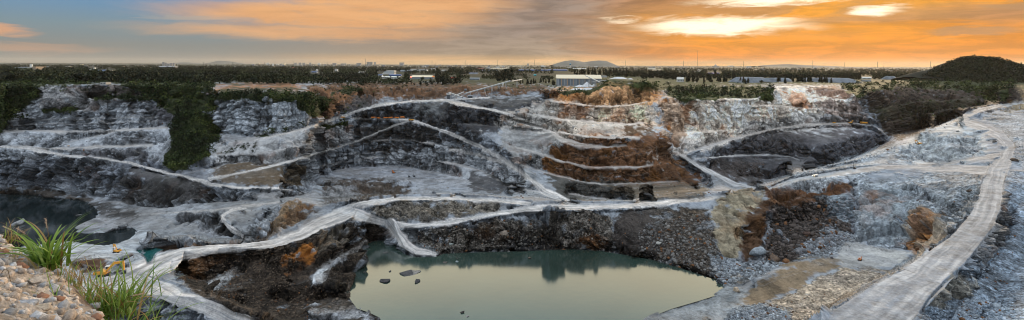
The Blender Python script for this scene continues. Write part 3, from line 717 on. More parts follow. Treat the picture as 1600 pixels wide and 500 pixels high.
zone([(1400,225),(1440,195),(1500,165),(1540,195),(1540,240),(1460,250),(1380,256),(1395,235)], (0.325, 0.358, 0.386), 0.22, 0.5)
zone([(1210,285),(1240,265),(1400,220),(1440,245),(1240,290)], (0.325, 0.367, 0.413), 0.02, 0.8, rub=0.4)
zone([(1530,165),(1800,170),(1800,250),(1600,262),(1585,215)], (0.244, 0.284, 0.330), 0.08, 0.5, rub=0.4)
zone([(1558,85),(1800,80),(1800,176),(1562,162)], (0.226, 0.184, 0.119), 0.5, 0.1)
zone([(1575,260),(1800,245),(1800,540),(1430,540),(1450,470),(1530,390),(1560,340)], (0.207, 0.267, 0.340), 0.10, 0.4, rub=0.5)
zone([(1560,300),(1582,290),(1570,370),(1520,420),(1535,380)], (0.181, 0.184, 0.192), 0.45, 0.2, rub=0.2)
zone([(1465,455),(1512,415),(1525,440),(1500,465),(1480,490)], (0.217, 0.211, 0.192), 0.5, 0.2, rub=0.1)
# craggy faces
zone([(1106,330),(1135,303),(1165,296),(1200,296),(1230,290),(1215,345),(1172,402),(1150,404),(1120,375)], crag=0.3)
for q in ([(1205,286),(1338,278),(1336,330),(1200,330)], [(1338,285),(1430,285),(1500,310),(1485,365),(1440,390),(1345,375)],
          [(1405,225),(1440,205),(1530,205),(1530,240),(1450,246),(1400,240)], [(275,410),(345,400),(340,440),(300,445)], [(470,380),(550,352),(590,360),(560,400),(545,470),(500,470),(520,400)], [(380,382),(395,350),(465,312),(500,326),(430,380)],
          [(240,372),(390,376),(390,388),(235,404)], [(1465,400),(1560,300),(1575,370),(1512,430),(1470,490)], [(570,318),(780,318),(700,348),(600,344)], [(240,338),(345,337),(392,378),(350,374)], [(480,136),(860,130),(860,146),(700,154),(545,180),(480,170)], [(1558,85),(1800,80),(1800,176),(1562,162)],
          [(855,136),(960,120),(1035,138),(1045,156),(870,166)], [(1195,128),(1345,130),(1350,170),(1200,175)], [(500,284),(640,286),(640,308),(500,320)]):
    zone(q, crag=0.6)
zone([(1040,150),(1210,128),(1345,128),(1360,170),(1240,205),(1060,246)], calm=0.65)
zone([(1100,440),(1330,270),(1400,215),(1540,160),(1700,160),(1700,540),(1000,520)], calm=0.5)
zone([(780,180),(870,140),(1030,135),(1030,200),(900,226)], calm=0.35)
zone([(1375,122),(1600,112),(1600,150),(1500,175),(1430,205),(1392,215)], (0.030,0.023,0.020), 0.2, 0.03, crag=0.6)  # same wall again, colour kept dark to stand for its shadow
# greenery
VEG = []
def green(poly, v=1.0, dens=1.0, kind=0):
    zone(poly, (0.030,0.036,0.018), 0.0, 0.0, v, rub=0, soft=1); VEG.append((poly, dens, kind))
green([(-200,135),(55,142),(58,156),(40,170),(28,195),(4,212),(-60,225),(-200,235)])
green([(-200,128),(55,128),(330,130),(338,148),(262,152),(240,150),(180,137),(110,139),(60,143),(-200,140)])
green([(214,146),(262,150),(325,150),(342,158),(335,172),(300,166),(255,158),(218,158)], 0.8, 0.6)
green([(236,160),(300,163),(345,170),(330,182),(262,180)], 0.35, 0.35)
green([(145,157),(260,155),(290,158),(290,162),(150,162.5)])
green([(66,179),(110,175.5),(122,178),(105,181.5),(66,183)])
green([(268,186),(296,179),(322,182),(334,196),(343,212),(340,224),(326,236),(328,250),(308,260),(290,271),(270,268),(256,262),(262,246),(274,226),(264,212),(272,200)])
green([(334,150),(400,147),(480,152),(486,164),(462,165),(400,160),(336,160)])
green([(470,150),(500,152),(520,162),(508,176),(492,192),(478,176),(462,166)], 0.8, 0.7)
green([(530,142),(560,136),(575,141),(545,150),(520,150)], 0.7, 0.6)
green([(398,219),(440,211),(478,199),(492,193),(505,190),(480,197.5),(440,209),(400,217)])
green([(500,203),(540,194),(541,200),(505,206)])
green([(1040,133),(1100,132),(1210,133),(1210,147),(1150,150),(1060,152),(1042,146)])
green([(1000,126),(1045,128),(1045,138),(1010,134)], 0.7, 0.6)
green([(1190,146),(1208,138),(1208,152),(1190,153)])
green([(1308,127),(1400,122),(1400,131),(1352,140),(1345,150),(1332,142)], 0.9, 0.8)
green([(860,141),(925,138),(945,127),(955,128),(925,145),(880,146)], 0.4, 0.3)
green([(1395,120),(1600,112),(1565,140),(1470,134),(1400,130)], 0.8, 0.8)
green([(1535,150),(1562,128),(1590,112),(1568,132),(1564,152)], 0.7, 0.7)
print('zones done')

# ================================================================== relief of the rock itself
def normals(X, Y, Z):
    dxs = np.gradient(X, axis=1); dys = np.gradient(Y, axis=1); dzs = np.gradient(Z, axis=1)
    dxt = np.gradient(X, axis=0); dyt = np.gradient(Y, axis=0); dzt = np.gradient(Z, axis=0)
    nx = dys*dzt-dzs*dyt; ny = dzs*dxt-dxs*dzt; nz = dxs*dyt-dys*dxt
    sg = np.where(nz < 0, -1.0, 1.0)
    l = np.sqrt(nx*nx+ny*ny+nz*nz)+1e-9
    return nx*sg/l, ny*sg/l, nz*sg/l
nx, ny, nz = normals(X, Y, Z)
nx, ny, nz = blur(nx.astype(np.float32), 1), blur(ny.astype(np.float32), 1), blur(nz.astype(np.float32), 1)
l = np.sqrt(nx*nx+ny*ny+nz*nz)+1e-9; nx /= l; ny /= l; nz /= l
near = (sstep(T, 27, 40)*(np.abs(S) < 900)).astype(np.float32)
wet = blur((FL > 0.98).astype(np.float32)*(RD < 0.1)*(DU < 0.1), 1)
cl = sstep(1-nz, 0.07, 0.32)*(1-RD)*(1-0.75*np.minimum(FL, 1))
cl = np.maximum(cl, CB*(1-RD)*(1-0.75*np.minimum(FL, 1)))
cl = blur(cl.astype(np.float32), 1)*(1-np.clip(VG, 0, 1)*0.6)*(1-wet)
loose = (1-RD)*(1-FL)*(1-cl)
def wgd(Lw): return sstep(Lw/px, 2.2, 6.5)
def wgt(Lw): return sstep(Lw/px, 0.9, 3.2)
disp = np.zeros(S.shape, np.float32)
x, y, z = X.astype(np.float32), Y.astype(np.float32), Z.astype(np.float32)
q1 = fbm(x/30, y/30, z/30, 21, 3)
xw = x+q1*8; yw = y+q1*8; zw = z+fbm(x/20, y/20, z/20, 23, 2)*5
shade = np.zeros(S.shape, np.float32)
for Lw, am, sd_ in ((26, 0.24, 1), (11, 0.28, 2), (5, 0.32, 3), (2.4, 0.34, 4), (1.2, 0.30, 5)):
    F1, F2, H, VX, VY, VZ = worley(xw/Lw, yw/Lw, zw/(Lw*(1.5 if Lw > 4 else 1.0)), sd_, True)
    wg = wgt(Lw)
    crack = sstep(F2-F1, 0.0, 0.16)
    wd_ = wgd(Lw)*(1-0.35*CA)
    disp += (cl*wd_*Lw*am*((H-0.5)*0.9+0.25*(crack-1)+1.0*(np.cos(H*43)*VX+np.sin(H*43)*VY*0.8+np.cos(H*97)*VZ)))
    disp += (loose*wd_*min(Lw, 5)*0.10*(0.6-F1)*(0.5+1.8*RB))
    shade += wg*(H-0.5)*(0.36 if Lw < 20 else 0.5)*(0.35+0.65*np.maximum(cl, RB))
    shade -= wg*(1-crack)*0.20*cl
disp += cl*fbm(x/9, y/9, z/16, 31, 4)*3.0*wgt(9)
disp += loose*fbm(x/16, y/16, z/16, 35, 5)*0.9*(1-0.8*(T < 30))
for hh, am in ((5.5, 0.42), (2.2, 0.34)):
    ph = (z+fbm(x/50, y/50, z/50, 141, 3)*9+fbm(x/6, y/6, z/6, 143, 2)*0.5*hh)/hh
    fr = ph-np.floor(ph)
    disp -= cl*(fr-0.5)*hh*am*wgd(hh*0.8)*(1-0.7*CA)*(0.4+0.6*sstep(fbm(x/35, y/35, z/20, 147, 2), -0.35, 0.1))
RDb = blur(RD.astype(np.float32), 4)
berm = np.exp(-((RDb-0.22)/0.13)**2)*(RD < 0.45)*(FL < 0.97)
disp += berm*(0.5+1.0*np.abs(fbm(x/2.5, y/2.5, z/2.5, 149, 3)))*0.55*sstep(T, 120, 200)
disp += RD*fbm(x/6, y/6, z/6, 36, 3)*0.12
dYt = np.hypot(np.gradient(Y, axis=0), np.gradient(Z, axis=0))/(px*np.gradient(t_ax)[:, None])
stretch = sstep(dYt, 7, 16)
disp -= (1-sstep(np.abs(vnoise(xw/7+q1*2, yw/7, zw/15, 131)), 0.0, 0.10))*cl*1.6
disp *= near*(1-0.8*stretch)
disp *= (1-wet)
X2 = X+nx*disp; Y2 = Y+ny*disp; Z2 = Z+nz*disp
# shores keep their level
mx, my, mz = normals(X2, Y2, Z2)
print('relief done')

# ---- colours of the material with shade painted into crevices and the right back wall
f_big = fbm(x/40, y/40, z/25, 41, 4); f_mid = fbm(x/7, y/7, z/7, 45, 4); f_band = fbm(x/60, y/60, (z+0.25*x)/3.5, 49, 3)
grain = np.zeros(S.shape, np.float32)
for i, Lw in enumerate((18, 9, 4.5, 2.3, 1.2, 0.6, 0.3)):
    g = vnoise(xw/Lw, yw/Lw, zw/Lw/(1.0+0.6*(i < 3)), 101+i)
    grain += (1-2.2*np.abs(g))*(0.42, 0.40, 0.34, 0.24, 0.17, 0.14, 0.12)[i]*wgt(Lw*0.7)
streak = fbm(x/2.2+q1*2, y/2.2, z/16, 111, 3)*wgt(1.5)
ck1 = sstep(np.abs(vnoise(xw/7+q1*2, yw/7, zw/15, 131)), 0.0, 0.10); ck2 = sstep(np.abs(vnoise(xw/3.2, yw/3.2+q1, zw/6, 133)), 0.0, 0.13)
cracks = ((1-ck1)*0.9+(1-ck2)*0.55*wgt(3))*cl  # darkens the tone along crevices: their shade painted into the rock colour
gl = 0.55+0.45*np.maximum(cl, RB)
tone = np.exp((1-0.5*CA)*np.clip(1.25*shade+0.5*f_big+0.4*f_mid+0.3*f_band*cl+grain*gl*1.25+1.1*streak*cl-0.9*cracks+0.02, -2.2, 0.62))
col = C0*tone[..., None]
# pale joints and quartz flecks
fl = sstep(fbm(x/3, y/3, z/5, 61, 4), 0.18, 0.5)*sstep(fbm(x/25, y/25, z/25, 63, 2), -0.2, 0.3)*cl
col = col*(1-0.16*fl[..., None])+np.array((0.50, 0.52, 0.54))*0.16*fl[..., None]*np.clip(C0.mean(-1)/0.25, 0.0, 1)[..., None]
rr = fbm(x/12, y/12, z/18, 71, 5)+0.35*fbm(x/50, y/50, z/50, 77, 2)
rm = sstep(rr, 0.42-0.75*RU, 0.62-0.55*RU)*np.clip(RU*1.3, 0, 1)*(0.35+0.65*cl)*(1-RD)
rcol = np.where((fbm(x/8, y/8, z/8, 79, 3) > 0.05)[..., None], np.array((0.34, 0.155, 0.055)), np.array((0.20, 0.105, 0.06)))
kk = np.clip(C0.mean(-1)/0.16, 0.35, 1.15)[..., None]
col = col*(1-0.8*rm[..., None])+rcol*kk*0.8*rm[..., None]
# rubble: single stones of different rock
F1, F2, H = worley(x/1.6, y/1.6, z/1.6, 81)
col *= (1+RB*(H-0.4)*1.3*wgt(1.6)*(0.5+0.5*(1-cl)))[..., None]
# dust settles on level rock
flat_n = sstep(nz, 0.90, 0.985)*sstep(mz, 0.8, 0.95)
dn = fbm(x/10, y/10, z/10, 85, 5)
fp = fbm(x/26+wx, y/11, z*0, 151, 5)
dust = np.clip(flat_n*(DZ*1.0+0.7*dn-0.14+1.9*fp), 0, 1)*0.50
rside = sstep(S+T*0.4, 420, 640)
spill = blur(RD.astype(np.float32), 9)*1.6*(0.45+1.5*dn)*sstep(nz, 0.72, 0.95)
dust = np.maximum(dust, np.clip(spill, 0, 0.3+0.25*rside)*(1-wet))
trk = fbm(AC*4.2+f_big, AL/55, AC*0, 121, 3)+0.5*vnoise(AC*11, AL/30, AC*0, 125)
DUr = np.where(RD > 0.4, DU*(1.0+0.55*trk-0.30*sstep(np.abs(AC), 0.75, 1.05)), DU*(0.92+0.9*dn))
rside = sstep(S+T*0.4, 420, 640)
dust = np.maximum(dust, np.clip(DUr-rside*(0.18-0.5*trk), 0, 1.15)*0.86*(1-wet))
dcol = np.array((0.355, 0.345, 0.34))*(1+0.22*f_big+0.12*f_mid)[..., None]
wr = sstep(S+T*0.6, 330, 520)
dcol = dcol*(1-0.22*wr[..., None])*(1+0.55*np.clip(trk, -1, 1)*(RD > 0.4))[..., None]
dcol = dcol*(1-0.12*wr[..., None]*np.array((1.2, 0.6, -0.1)))
dcol = dcol*(0.80-0.8*np.clip(0.5-DZ, 0, 0.5)*(1-DU)+0.62*DU+0.16*grain+0.10*f_mid)[..., None]
col = col*(1-dust[..., None])+dcol*dust[..., None]
vv = np.clip(VG*1.4-0.2+0.5*dn, 0, 1)*(1-RD)
vcol = np.array((0.030, 0.040, 0.016))*(1+0.6*f_mid)[..., None]
col = col*(1-vv[..., None])+vcol*vv[..., None]
# open country beyond the rim: fields, scrub and bare lots
far = sstep(-T, -26, -14)
fn = fbm(x/120, y/420, z*0, 91, 4); fn2 = fbm(x/60, y/260, z*0, 95, 3)
pc = np.array((0.022, 0.030, 0.013))*(1+0.7*fn)[..., None]
pc = np.where((fn2 > 0.22)[..., None], np.array((0.055, 0.050, 0.030)), pc)
pc = np.where((fn2 < -0.36)[..., None], np.array((0.040, 0.058, 0.020)), pc)
pc = 0.6*pc*(1-0.5*sstep(S, 560, 620)[..., None])
far2 = np.maximum(far, 0*far)
col = col*(1-far2[..., None])+pc*far2[..., None]
gy = col.mean(-1, keepdims=True)
col = gy+(col-gy)*np.where(col[..., 2:3] > col[..., 0:1], 0.72+0.22*sstep(S, 430, 600)[..., None], 1.2)
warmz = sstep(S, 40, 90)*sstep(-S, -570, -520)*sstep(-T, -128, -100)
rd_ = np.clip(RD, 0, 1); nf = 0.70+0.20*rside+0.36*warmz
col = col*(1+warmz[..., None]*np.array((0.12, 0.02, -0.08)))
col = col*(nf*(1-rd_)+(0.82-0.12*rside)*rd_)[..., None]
col = np.clip(col, 0.008, 0.8)
rtone = np.clip(DU*0+RD, 0, 1)

def link(name, me, parent=None):
    o = bpy.data.objects.new(name, me); COL.objects.link(o)
    if parent is not None: o.parent = parent
    return o
def fast_mesh(name, V, F4=None, F3=None, mats=(), smooth=False, colors=None):
    me = bpy.data.meshes.new(name)
    V = np.ascontiguousarray(V, dtype=np.float32)
    me.vertices.add(len(V)); me.vertices.foreach_set('co', V.ravel())
    parts = []; starts = []; off = 0
    idx = []
    if F4 is not None and len(F4): idx.append(np.asarray(F4, np.int32).ravel()); starts.append(np.arange(len(F4))*4); off = len(F4)*4
    if F3 is not None and len(F3): idx.append(np.asarray(F3, np.int32).ravel()); starts.append(np.arange(len(F3))*3+off)
    idx = np.concatenate(idx); starts = np.concatenate(starts).astype(np.int32)
    me.loops.add(len(idx)); me.loops.foreach_set('vertex_index', idx)
    me.polygons.add(len(starts)); me.polygons.foreach_set('loop_start', starts)
    me.update(calc_edges=True)
    if smooth: me.polygons.foreach_set('use_smooth', np.ones(len(starts), bool))
    for m in mats: me.materials.append(m)
    if colors is not None:
        a = me.color_attributes.new('rock', 'FLOAT_COLOR', 'POINT')
        c = np.ones((len(V), 4), np.float32); c[:, :colors.shape[1]] = colors
        a.data.foreach_set('color', c.ravel())
    return me

def new_mat(name):
    m = bpy.data.materials.new(name); m.use_nodes = True
    nt = m.node_tree; b = NB(nt); bs = nt.nodes['Principled BSDF']
    return m, nt, b, bs
def pos(nt): return nd(nt, 'ShaderNodeNewGeometry').outputs['Position']
def bump(nt, bs, h, dist, strength=1.0):
    n = nd(nt, 'ShaderNodeBump'); n.inputs['Distance'].default_value = dist; n.inputs['Strength'].default_value = strength
    nt.links.new(h, n.inputs['Height']); nt.links.new(n.outputs[0], bs.inputs['Normal'])

def mat_rock():
    m, nt, b, bs = new_mat('quarry rock')
    at_n = nd(nt, 'ShaderNodeAttribute', attribute_name='rock'); at = at_n.outputs['Color']
    p = pos(nt)
    al = at_n.outputs['Alpha']
    f1 = b.noise(p, 1.1, 8, 0.75); f2 = b.noise(p, 0.2, 6, 0.65)
    pw = nd(nt, 'ShaderNodeVectorMath', operation='ADD'); nt.links.new(p, pw.inputs[0]); nt.links.new(b.vmul(b.noise(p, 1.5, 2, 0.5, 0, 1), (0.9, 0.9, 0.9)), pw.inputs[1])
    st1 = None
    for sc_, wt in ((0.75, 0.55), (1.9, 0.6)):
        v = nd(nt, 'ShaderNodeTexVoronoi'); v.inputs['Scale'].default_value = sc_; nt.links.new(pw.outputs[0], v.inputs['Vector'])
        sp = nd(nt, 'ShaderNodeSeparateColor'); nt.links.new(v.outputs['Color'], sp.inputs[0])
        e = b.m('MULTIPLY', b.m('SUBTRACT', sp.outputs[0], 0.42), wt*2.2)
        e = b.m('SUBTRACT', e, b.ss(v.outputs['Distance'], 0.35, 0.75, 0.0, 0.55))
        st1 = e if st1 is None else b.m('ADD', st1, e)
    k = b.m('ADD', b.m('MULTIPLY', b.m('SUBTRACT', f1, 0.5), b.m('ADD', 1.3, b.m('MULTIPLY', b.m('MINIMUM', al, 0.4), 5.0))), b.m('MULTIPLY', b.m('SUBTRACT', f2, 0.5), 1.5))
    k = b.m('ADD', b.m('ADD', k, 1.0), b.m('MULTIPLY', st1, b.m('ADD', 0.08, b.m('MULTIPLY', al, 0.85))))
    k = b.m('MAXIMUM', k, 0.25); k = b.m('MINIMUM', k, 2.3)
    v = nd(nt, 'ShaderNodeTexVoronoi'); v.inputs['Scale'].default_value = 1.1; nt.links.new(p, v.inputs['Vector'])
    c = nd(nt, 'ShaderNodeVectorMath', operation='SCALE'); nt.links.new(at, c.inputs[0]); nt.links.new(k, c.inputs['Scale'])
    nt.links.new(c.outputs[0], bs.inputs['Base Color'])
    bs.inputs['Roughness'].default_value = 0.9; bs.inputs['Specular IOR Level'].default_value = 0.25
    hb = b.m('ADD', b.m('MULTIPLY', f1, 0.45), b.m('MULTIPLY', f2, 1.5))
    hb = b.m('MULTIPLY', hb, b.m('MINIMUM', b.m('ADD', 0.25, b.m('MULTIPLY', al, 2.4)), 1.0))
    bump(nt, bs, b.m('ADD', hb, b.m('MULTIPLY', st1, b.m('MULTIPLY', al, 0.35))), 1.2, 1.0)
    return m
M_ROCK = mat_rock()
M_ROAD = M_ROCK
# ---- road surface: wheel tracks
road_f = (RD[:-1, :-1]+RD[1:, :-1]+RD[:-1, 1:]+RD[1:, 1:])/4 > 0.55
ii = np.arange(NT*NS).reshape(NT, NS)
quads = np.stack([ii[:-1, :-1], ii[1:, :-1], ii[1:, 1:], ii[:-1, 1:]], -1)
VV = np.stack([X2, Y2, Z2], -1).reshape(-1, 3)
def submesh(name, Q, smooth=True):
    used, inv = np.unique(Q.ravel(), return_inverse=True)
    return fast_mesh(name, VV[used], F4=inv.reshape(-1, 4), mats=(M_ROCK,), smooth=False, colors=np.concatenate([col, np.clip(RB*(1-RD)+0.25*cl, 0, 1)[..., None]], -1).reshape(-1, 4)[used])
# the far rows run on to the horizon on the same sheet
ter = link('quarry_terrain', submesh('quarry_terrain', quads[~road_f])); ter['kind'] = 'structure'
rd = link('haul_road', submesh('haul_road', quads[road_f])); rd['kind'] = 'structure'
a = 42000.0
yh = float(Y2[0].min())-40
print('far row', yh)
hv = [(-a, 3600, -0.9), (a, 3600, -0.9), (a, a, -0.9), (-a, a, -0.9)]
def mat_plain():
    m, nt, b, bs = new_mat('plain ground')
    p = pos(nt)
    f = b.noise(b.vmul(p, (0.002, 0.0005, 1)), 3.0, 6, 0.6); f2 = b.noise(b.vmul(p, (0.004, 0.0012, 1)), 6.0, 5, 0.7)
    c = b.ramp(f, [(0.3, (0.02, 0.028, 0.013)), (0.5, (0.035, 0.042, 0.02)), (0.6, (0.07, 0.065, 0.05)), (0.7, (0.03, 0.04, 0.02))])
    c = b.mix(b.ss(f2, 0.56, 0.66), c, (0.26, 0.25, 0.23))
    nt.links.new(c, bs.inputs['Base Color']); bs.inputs['Roughness'].default_value = 0.95
    return m
gp = link('plain', fast_mesh('plain', np.array(hv), F4=[(0, 1, 2, 3)], mats=(mat_plain(),))); gp['kind'] = 'structure'

# ================================================================== water
def mat_water(name, body, rough, ior, scale, strength):
    m, nt, b, bs = new_mat(name)
    p = pos(nt)
    f = b.noise(b.vmul(p, (1, 1, 0)), 0.02, 4, 0.6, 0.5)
    c = b.mix(b.ss(f, 0.35, 0.65), tuple(k*0.75 for k in body), tuple(k*1.2 for k in body))
    nt.links.new(c, bs.inputs['Base Color'])
    bs.inputs['Roughness'].default_value = rough; bs.inputs['IOR'].default_value = ior
    n = b.noise(p, scale, 3, 0.6)
    bump(nt, bs, n, 0.05, strength)
    return m
def water(name, poly, D_, mat, grow=6):
    P = [wpos(u, v, D_) for u, v in poly]
    import mathutils
    c = sum(P, Vector())/len(P)
    from mathutils.geometry import tessellate_polygon
    # swell the outline a little so that the rock, not the sheet, draws the shore
    N = len(P); Q = []
    A = sum(P[i].x*P[(i+1) % N].y-P[(i+1) % N].x*P[i].y for i in range(N))
    sg = 1 if A > 0 else -1
    for i in range(N):
        t = (P[(i+1) % N]-P[i-1]); t.z = 0; t.normalize()
        Q.append(P[i]+Vector((t.y, -t.x, 0))*sg*grow*0.5)
    tri = tessellate_polygon([Q])
    o = link(name, fast_mesh(name, np.array([tuple(q) for q in Q]), F3=np.array(tri), mats=(mat,)))
    o['kind'] = 'structure'; return o
water('lake_water', MAIN_LAKE, 80.2, mat_water('milky lake water', (0.024, 0.044, 0.037), 0.11, 2.3, 0.30, 0.2), 2)
water('dark_lake_water', LEFT_LAKE, 100.06, mat_water('dark lake water', (0.008, 0.014, 0.016), 0.05, 1.4, 0.5, 0.3), 5)
water('pond_water', TEAL_POND, 99.5, mat_water('teal pond water', (0.02, 0.13, 0.13), 0.06, 1.4, 0.8, 0.3), 3)

# ================================================================== helpers for things
def surf(u, v):
    """point of the relief seen along sight line u,v, with its distance per photo pixel"""
    s, t = st(u, v)
    j = min(NS-1, max(0, int(np.searchsorted(s_ax, s)))); i = min(NT-1, max(0, int(np.searchsorted(t_ax, t))))
    return Vector((float(X2[i, j]), float(Y2[i, j]), float(Z2[i, j])))
def plainpt(u, v):
    """point on the open plain; v sets its distance"""
    s, t = st(u, v); t = max(t, 0.6)
    Yd = FP*30.0/t
    return Vector((s*Yd/FP, Yd, 0.0)) if Yd > 5500 else surf(u, v)
def tag(o, label=None, cat=None, group=None, kind=None):
    if label: o['label'] = label
    if cat: o['category'] = cat
    if group: o['group'] = group
    if kind: o['kind'] = kind
    return o
def thing(name, label, cat, loc=(0, 0, 0), rz=0.0, group=None, sc=1.0):
    o = bpy.data.objects.new(name, None); COL.objects.link(o)
    o.location = loc; o.rotation_euler = (0, 0, rz); o.scale = (sc, sc, sc)
    o.empty_display_size = 0.5
    return tag(o, label, cat, group)
def children(o): return [c for c in bpy.data.objects if c.parent == o]
def copy_thing(o, loc, rz, label, group=None, sc=None, cat=None):
    kids = KIDS.get(o.name)
    if kids is None:
        kids = [(c, children(c)) for c in children(o)]; KIDS[o.name] = kids
    r = o.copy(); COL.objects.link(r); r.location = loc; r.rotation_euler = (0, 0, rz)
    if sc is not None: r.scale = (sc, sc, sc) if not isinstance(sc, tuple) else sc
    r['label'] = label
    if group: r['group'] = group
    elif 'group' in r: del r['group']
    if cat: r['category'] = cat
    for c, gs in kids:
        d = c.copy(); COL.objects.link(d); d.parent = r
        for g in gs:
            e = g.copy(); COL.objects.link(e); e.parent = d
    return r
KIDS = {}
def paint(name, c, rough=0.6, metal=0.0, var=0.35, scale=3.0, spec=0.4):
    m, nt, b, bs = new_mat(name)
    n = b.noise(nd(nt, 'ShaderNodeTexCoord').outputs['Object'], scale, 5, 0.65)
    k = b.ss(n, 0.3, 0.7, 1-var, 1+var*0.6)
    v = nd(nt, 'ShaderNodeVectorMath', operation='SCALE'); v.inputs[0].default_value = c; nt.links.new(k, v.inputs['Scale'])
    nt.links.new(v.outputs[0], bs.inputs['Base Color'])
    bs.inputs['Roughness'].default_value = rough; bs.inputs['Metallic'].default_value = metal
    bs.inputs['Specular IOR Level'].default_value = spec
    return m
class MB:
    """collects solids into one mesh"""
    def __init__(s): s.v = []; s.f = []
    def add(s, V, F):
        o = len(s.v); s.v += [tuple(p) for p in V]; s.f += [tuple(i+o for i in f) for f in F]; return s
    def box(s, c, d, rot=None, taper=1.0, bev=0.0):
        x, y, z = d[0]/2, d[1]/2, d[2]/2
        P = [Vector((sx*x*(taper if sz > 0 else 1), sy*y*(taper if sz > 0 else 1), sz*z)) for sz in (-1, 1) for sy in (-1, 1) for sx in (-1, 1)]
        if rot is not None: P = [rot @ p for p in P]
        P = [p+Vector(c) for p in P]
        return s.add(P, [(0, 2, 3, 1), (4, 5, 7, 6), (0, 1, 5, 4), (2, 6, 7, 3), (0, 4, 6, 2), (1, 3, 7, 5)])
    def beam(s, a, b, w, h=None):
        a = Vector(a); b = Vector(b); h = h or w; d = (b-a); Ln = d.length
        if Ln < 1e-6: return s
        q = d.to_track_quat('X', 'Z').to_matrix()
        return s.box((a+b)/2, (Ln, w, h), q)
    def prism(s, prof, y0, y1, axis='Y'):
        """profile in (x, z) swept along y"""
        n = len(prof)
        V = [(x, y0, z) for x, z in prof]+[(x, y1, z) for x, z in prof]
        if axis == 'X': V = [(y, x, z) for x, y, z in V]
        F = [tuple(range(n)), tuple(range(2*n-1, n-1, -1))]+[(i, i+n, (i+1) % n+n, (i+1) % n) for i in range(n)]
        return s.add(V, F)
    def cyl(s, a, b, r0, r1=None, n=12):
        a = Vector(a); b = Vector(b); r1 = r0 if r1 is None else r1
        q = (b-a).to_track_quat('Z', 'Y').to_matrix(); V = []
        for c, r in ((a, r0), (b, r1)):
            for k in range(n):
                t = 2*math.pi*k/n; V.append(c+q @ Vector((math.cos(t)*r, math.sin(t)*r, 0)))
        return s.add(V, [tuple(range(n-1, -1, -1)), tuple(range(n, 2*n))]+[(k, (k+1) % n, (k+1) % n+n, k+n) for k in range(n)])
    def build(s, name, mat, parent=None, bevel=0.0, smooth=False):
        me = bpy.data.meshes.new(name); me.from_pydata(s.v, [], s.f); me.materials.append(mat)
        import bmesh
        bm = bmesh.new(); bm.from_mesh(me); bmesh.ops.recalc_face_normals(bm, faces=bm.faces)
        if bevel: bmesh.ops.bevel(bm, geom=list(bm.edges), offset=bevel, segments=1, affect='EDGES', clamp_overlap=True)
        bm.to_mesh(me); bm.free()
        if smooth: me.polygons.foreach_set('use_smooth', [True]*len(me.polygons))
        return link(name, me, parent)

def mat_leaf(name, c1, c2, c3):
    m, nt, b, bs = new_mat(name)
    at = nd(nt, 'ShaderNodeAttribute', attribute_name='rock').outputs['Fac']
    c = b.ramp(at, [(0.0, c1), (0.5, c2), (1.0, c3)])
    nt.links.new(c, bs.inputs['Base Color']); bs.inputs['Roughness'].default_value = 0.75
    bs.inputs['Specular IOR Level'].default_value = 0.2
    return m
M_SHRUB = mat_leaf('shrub leaves', (0.006, 0.011, 0.004), (0.022, 0.038, 0.009), (0.085, 0.105, 0.026))
M_TREE = mat_leaf('tree leaves', (0.005, 0.008, 0.004), (0.014, 0.021, 0.008), (0.040, 0.050, 0.018))
M_CASU = mat_leaf('casuarina needles', (0.006, 0.009, 0.006), (0.013, 0.018, 0.010), (0.028, 0.034, 0.018))
M_BARK = paint('bark', (0.09, 0.07, 0.05), 0.9)

def leaf_cloud(centres, size, n_per, rad, rng, squash=0.8, tone=None):
    """leaf-sized quads spread through clumps; returns V, F, tone per vertex"""
    C = np.repeat(centres, n_per, 0); N = len(C)
    d = rng.normal(size=(N, 3)); d /= np.linalg.norm(d, axis=1)[:, None]
    r = rng.random(N)**0.45
    Rr = np.repeat(rad, n_per) if np.ndim(rad) else np.full(N, rad)
    P = C+d*(r*Rr)[:, None]*np.array((1, 1, squash))
    a = rng.normal(size=(N, 3))*0.8+d; a /= np.linalg.norm(a, axis=1)[:, None]
    b = np.cross(a, rng.normal(size=(N, 3))); b /= np.linalg.norm(b, axis=1)[:, None]+1e-9
    c = np.cross(a, b)
    S_ = (np.repeat(size, n_per) if np.ndim(size) else np.full(N, size))*(0.6+0.8*rng.random(N))
    V = np.stack([P+b*S_[:, None], P+c*S_[:, None]*0.7, P-b*S_[:, None], P-c*S_[:, None]*0.7], 1).reshape(-1, 3)
    F = np.arange(N*4).reshape(N, 4)
    tn = np.clip((0.5 if tone is None else np.repeat(tone, n_per))+rng.normal(size=N)*0.16, 0, 1)
    return V, F, np.repeat(tn, 4)

def scatter(poly, n, rng, jit=0):
    q = [st(u, v) for u, v in poly]
    s0, s1 = min(p[0] for p in q), max(p[0] for p in q); t0, t1 = min(p[1] for p in q), max(p[1] for p in q)
    S_ = rng.uniform(s0, s1, n); T_ = rng.uniform(t0, t1, n)
    k = inpoly(poly, S_, T_); S_ = S_[k]; T_ = T_[k]
    if jit: S_ = S_+rng.normal(size=len(S_))*jit; T_ = T_+rng.normal(size=len(T_))*jit*0.6
    j = np.clip(np.searchsorted(s_ax, S_), 0, NS-1); i = np.clip(np.searchsorted(t_ax, T_), 0, NT-1)
    ok = (RD[i, j] < 0.2)
    i = i[ok]; j = j[ok]
    return np.stack([X2[i, j], Y2[i, j], Z2[i, j]], 1), i, j
def poly_area(poly):
    q = [st(u, v) for u, v in poly]; s0, s1 = min(p[0] for p in q), max(p[0] for p in q); t0, t1 = min(p[1] for p in q), max(p[1] for p in q)
    return (s1-s0)*(t1-t0)

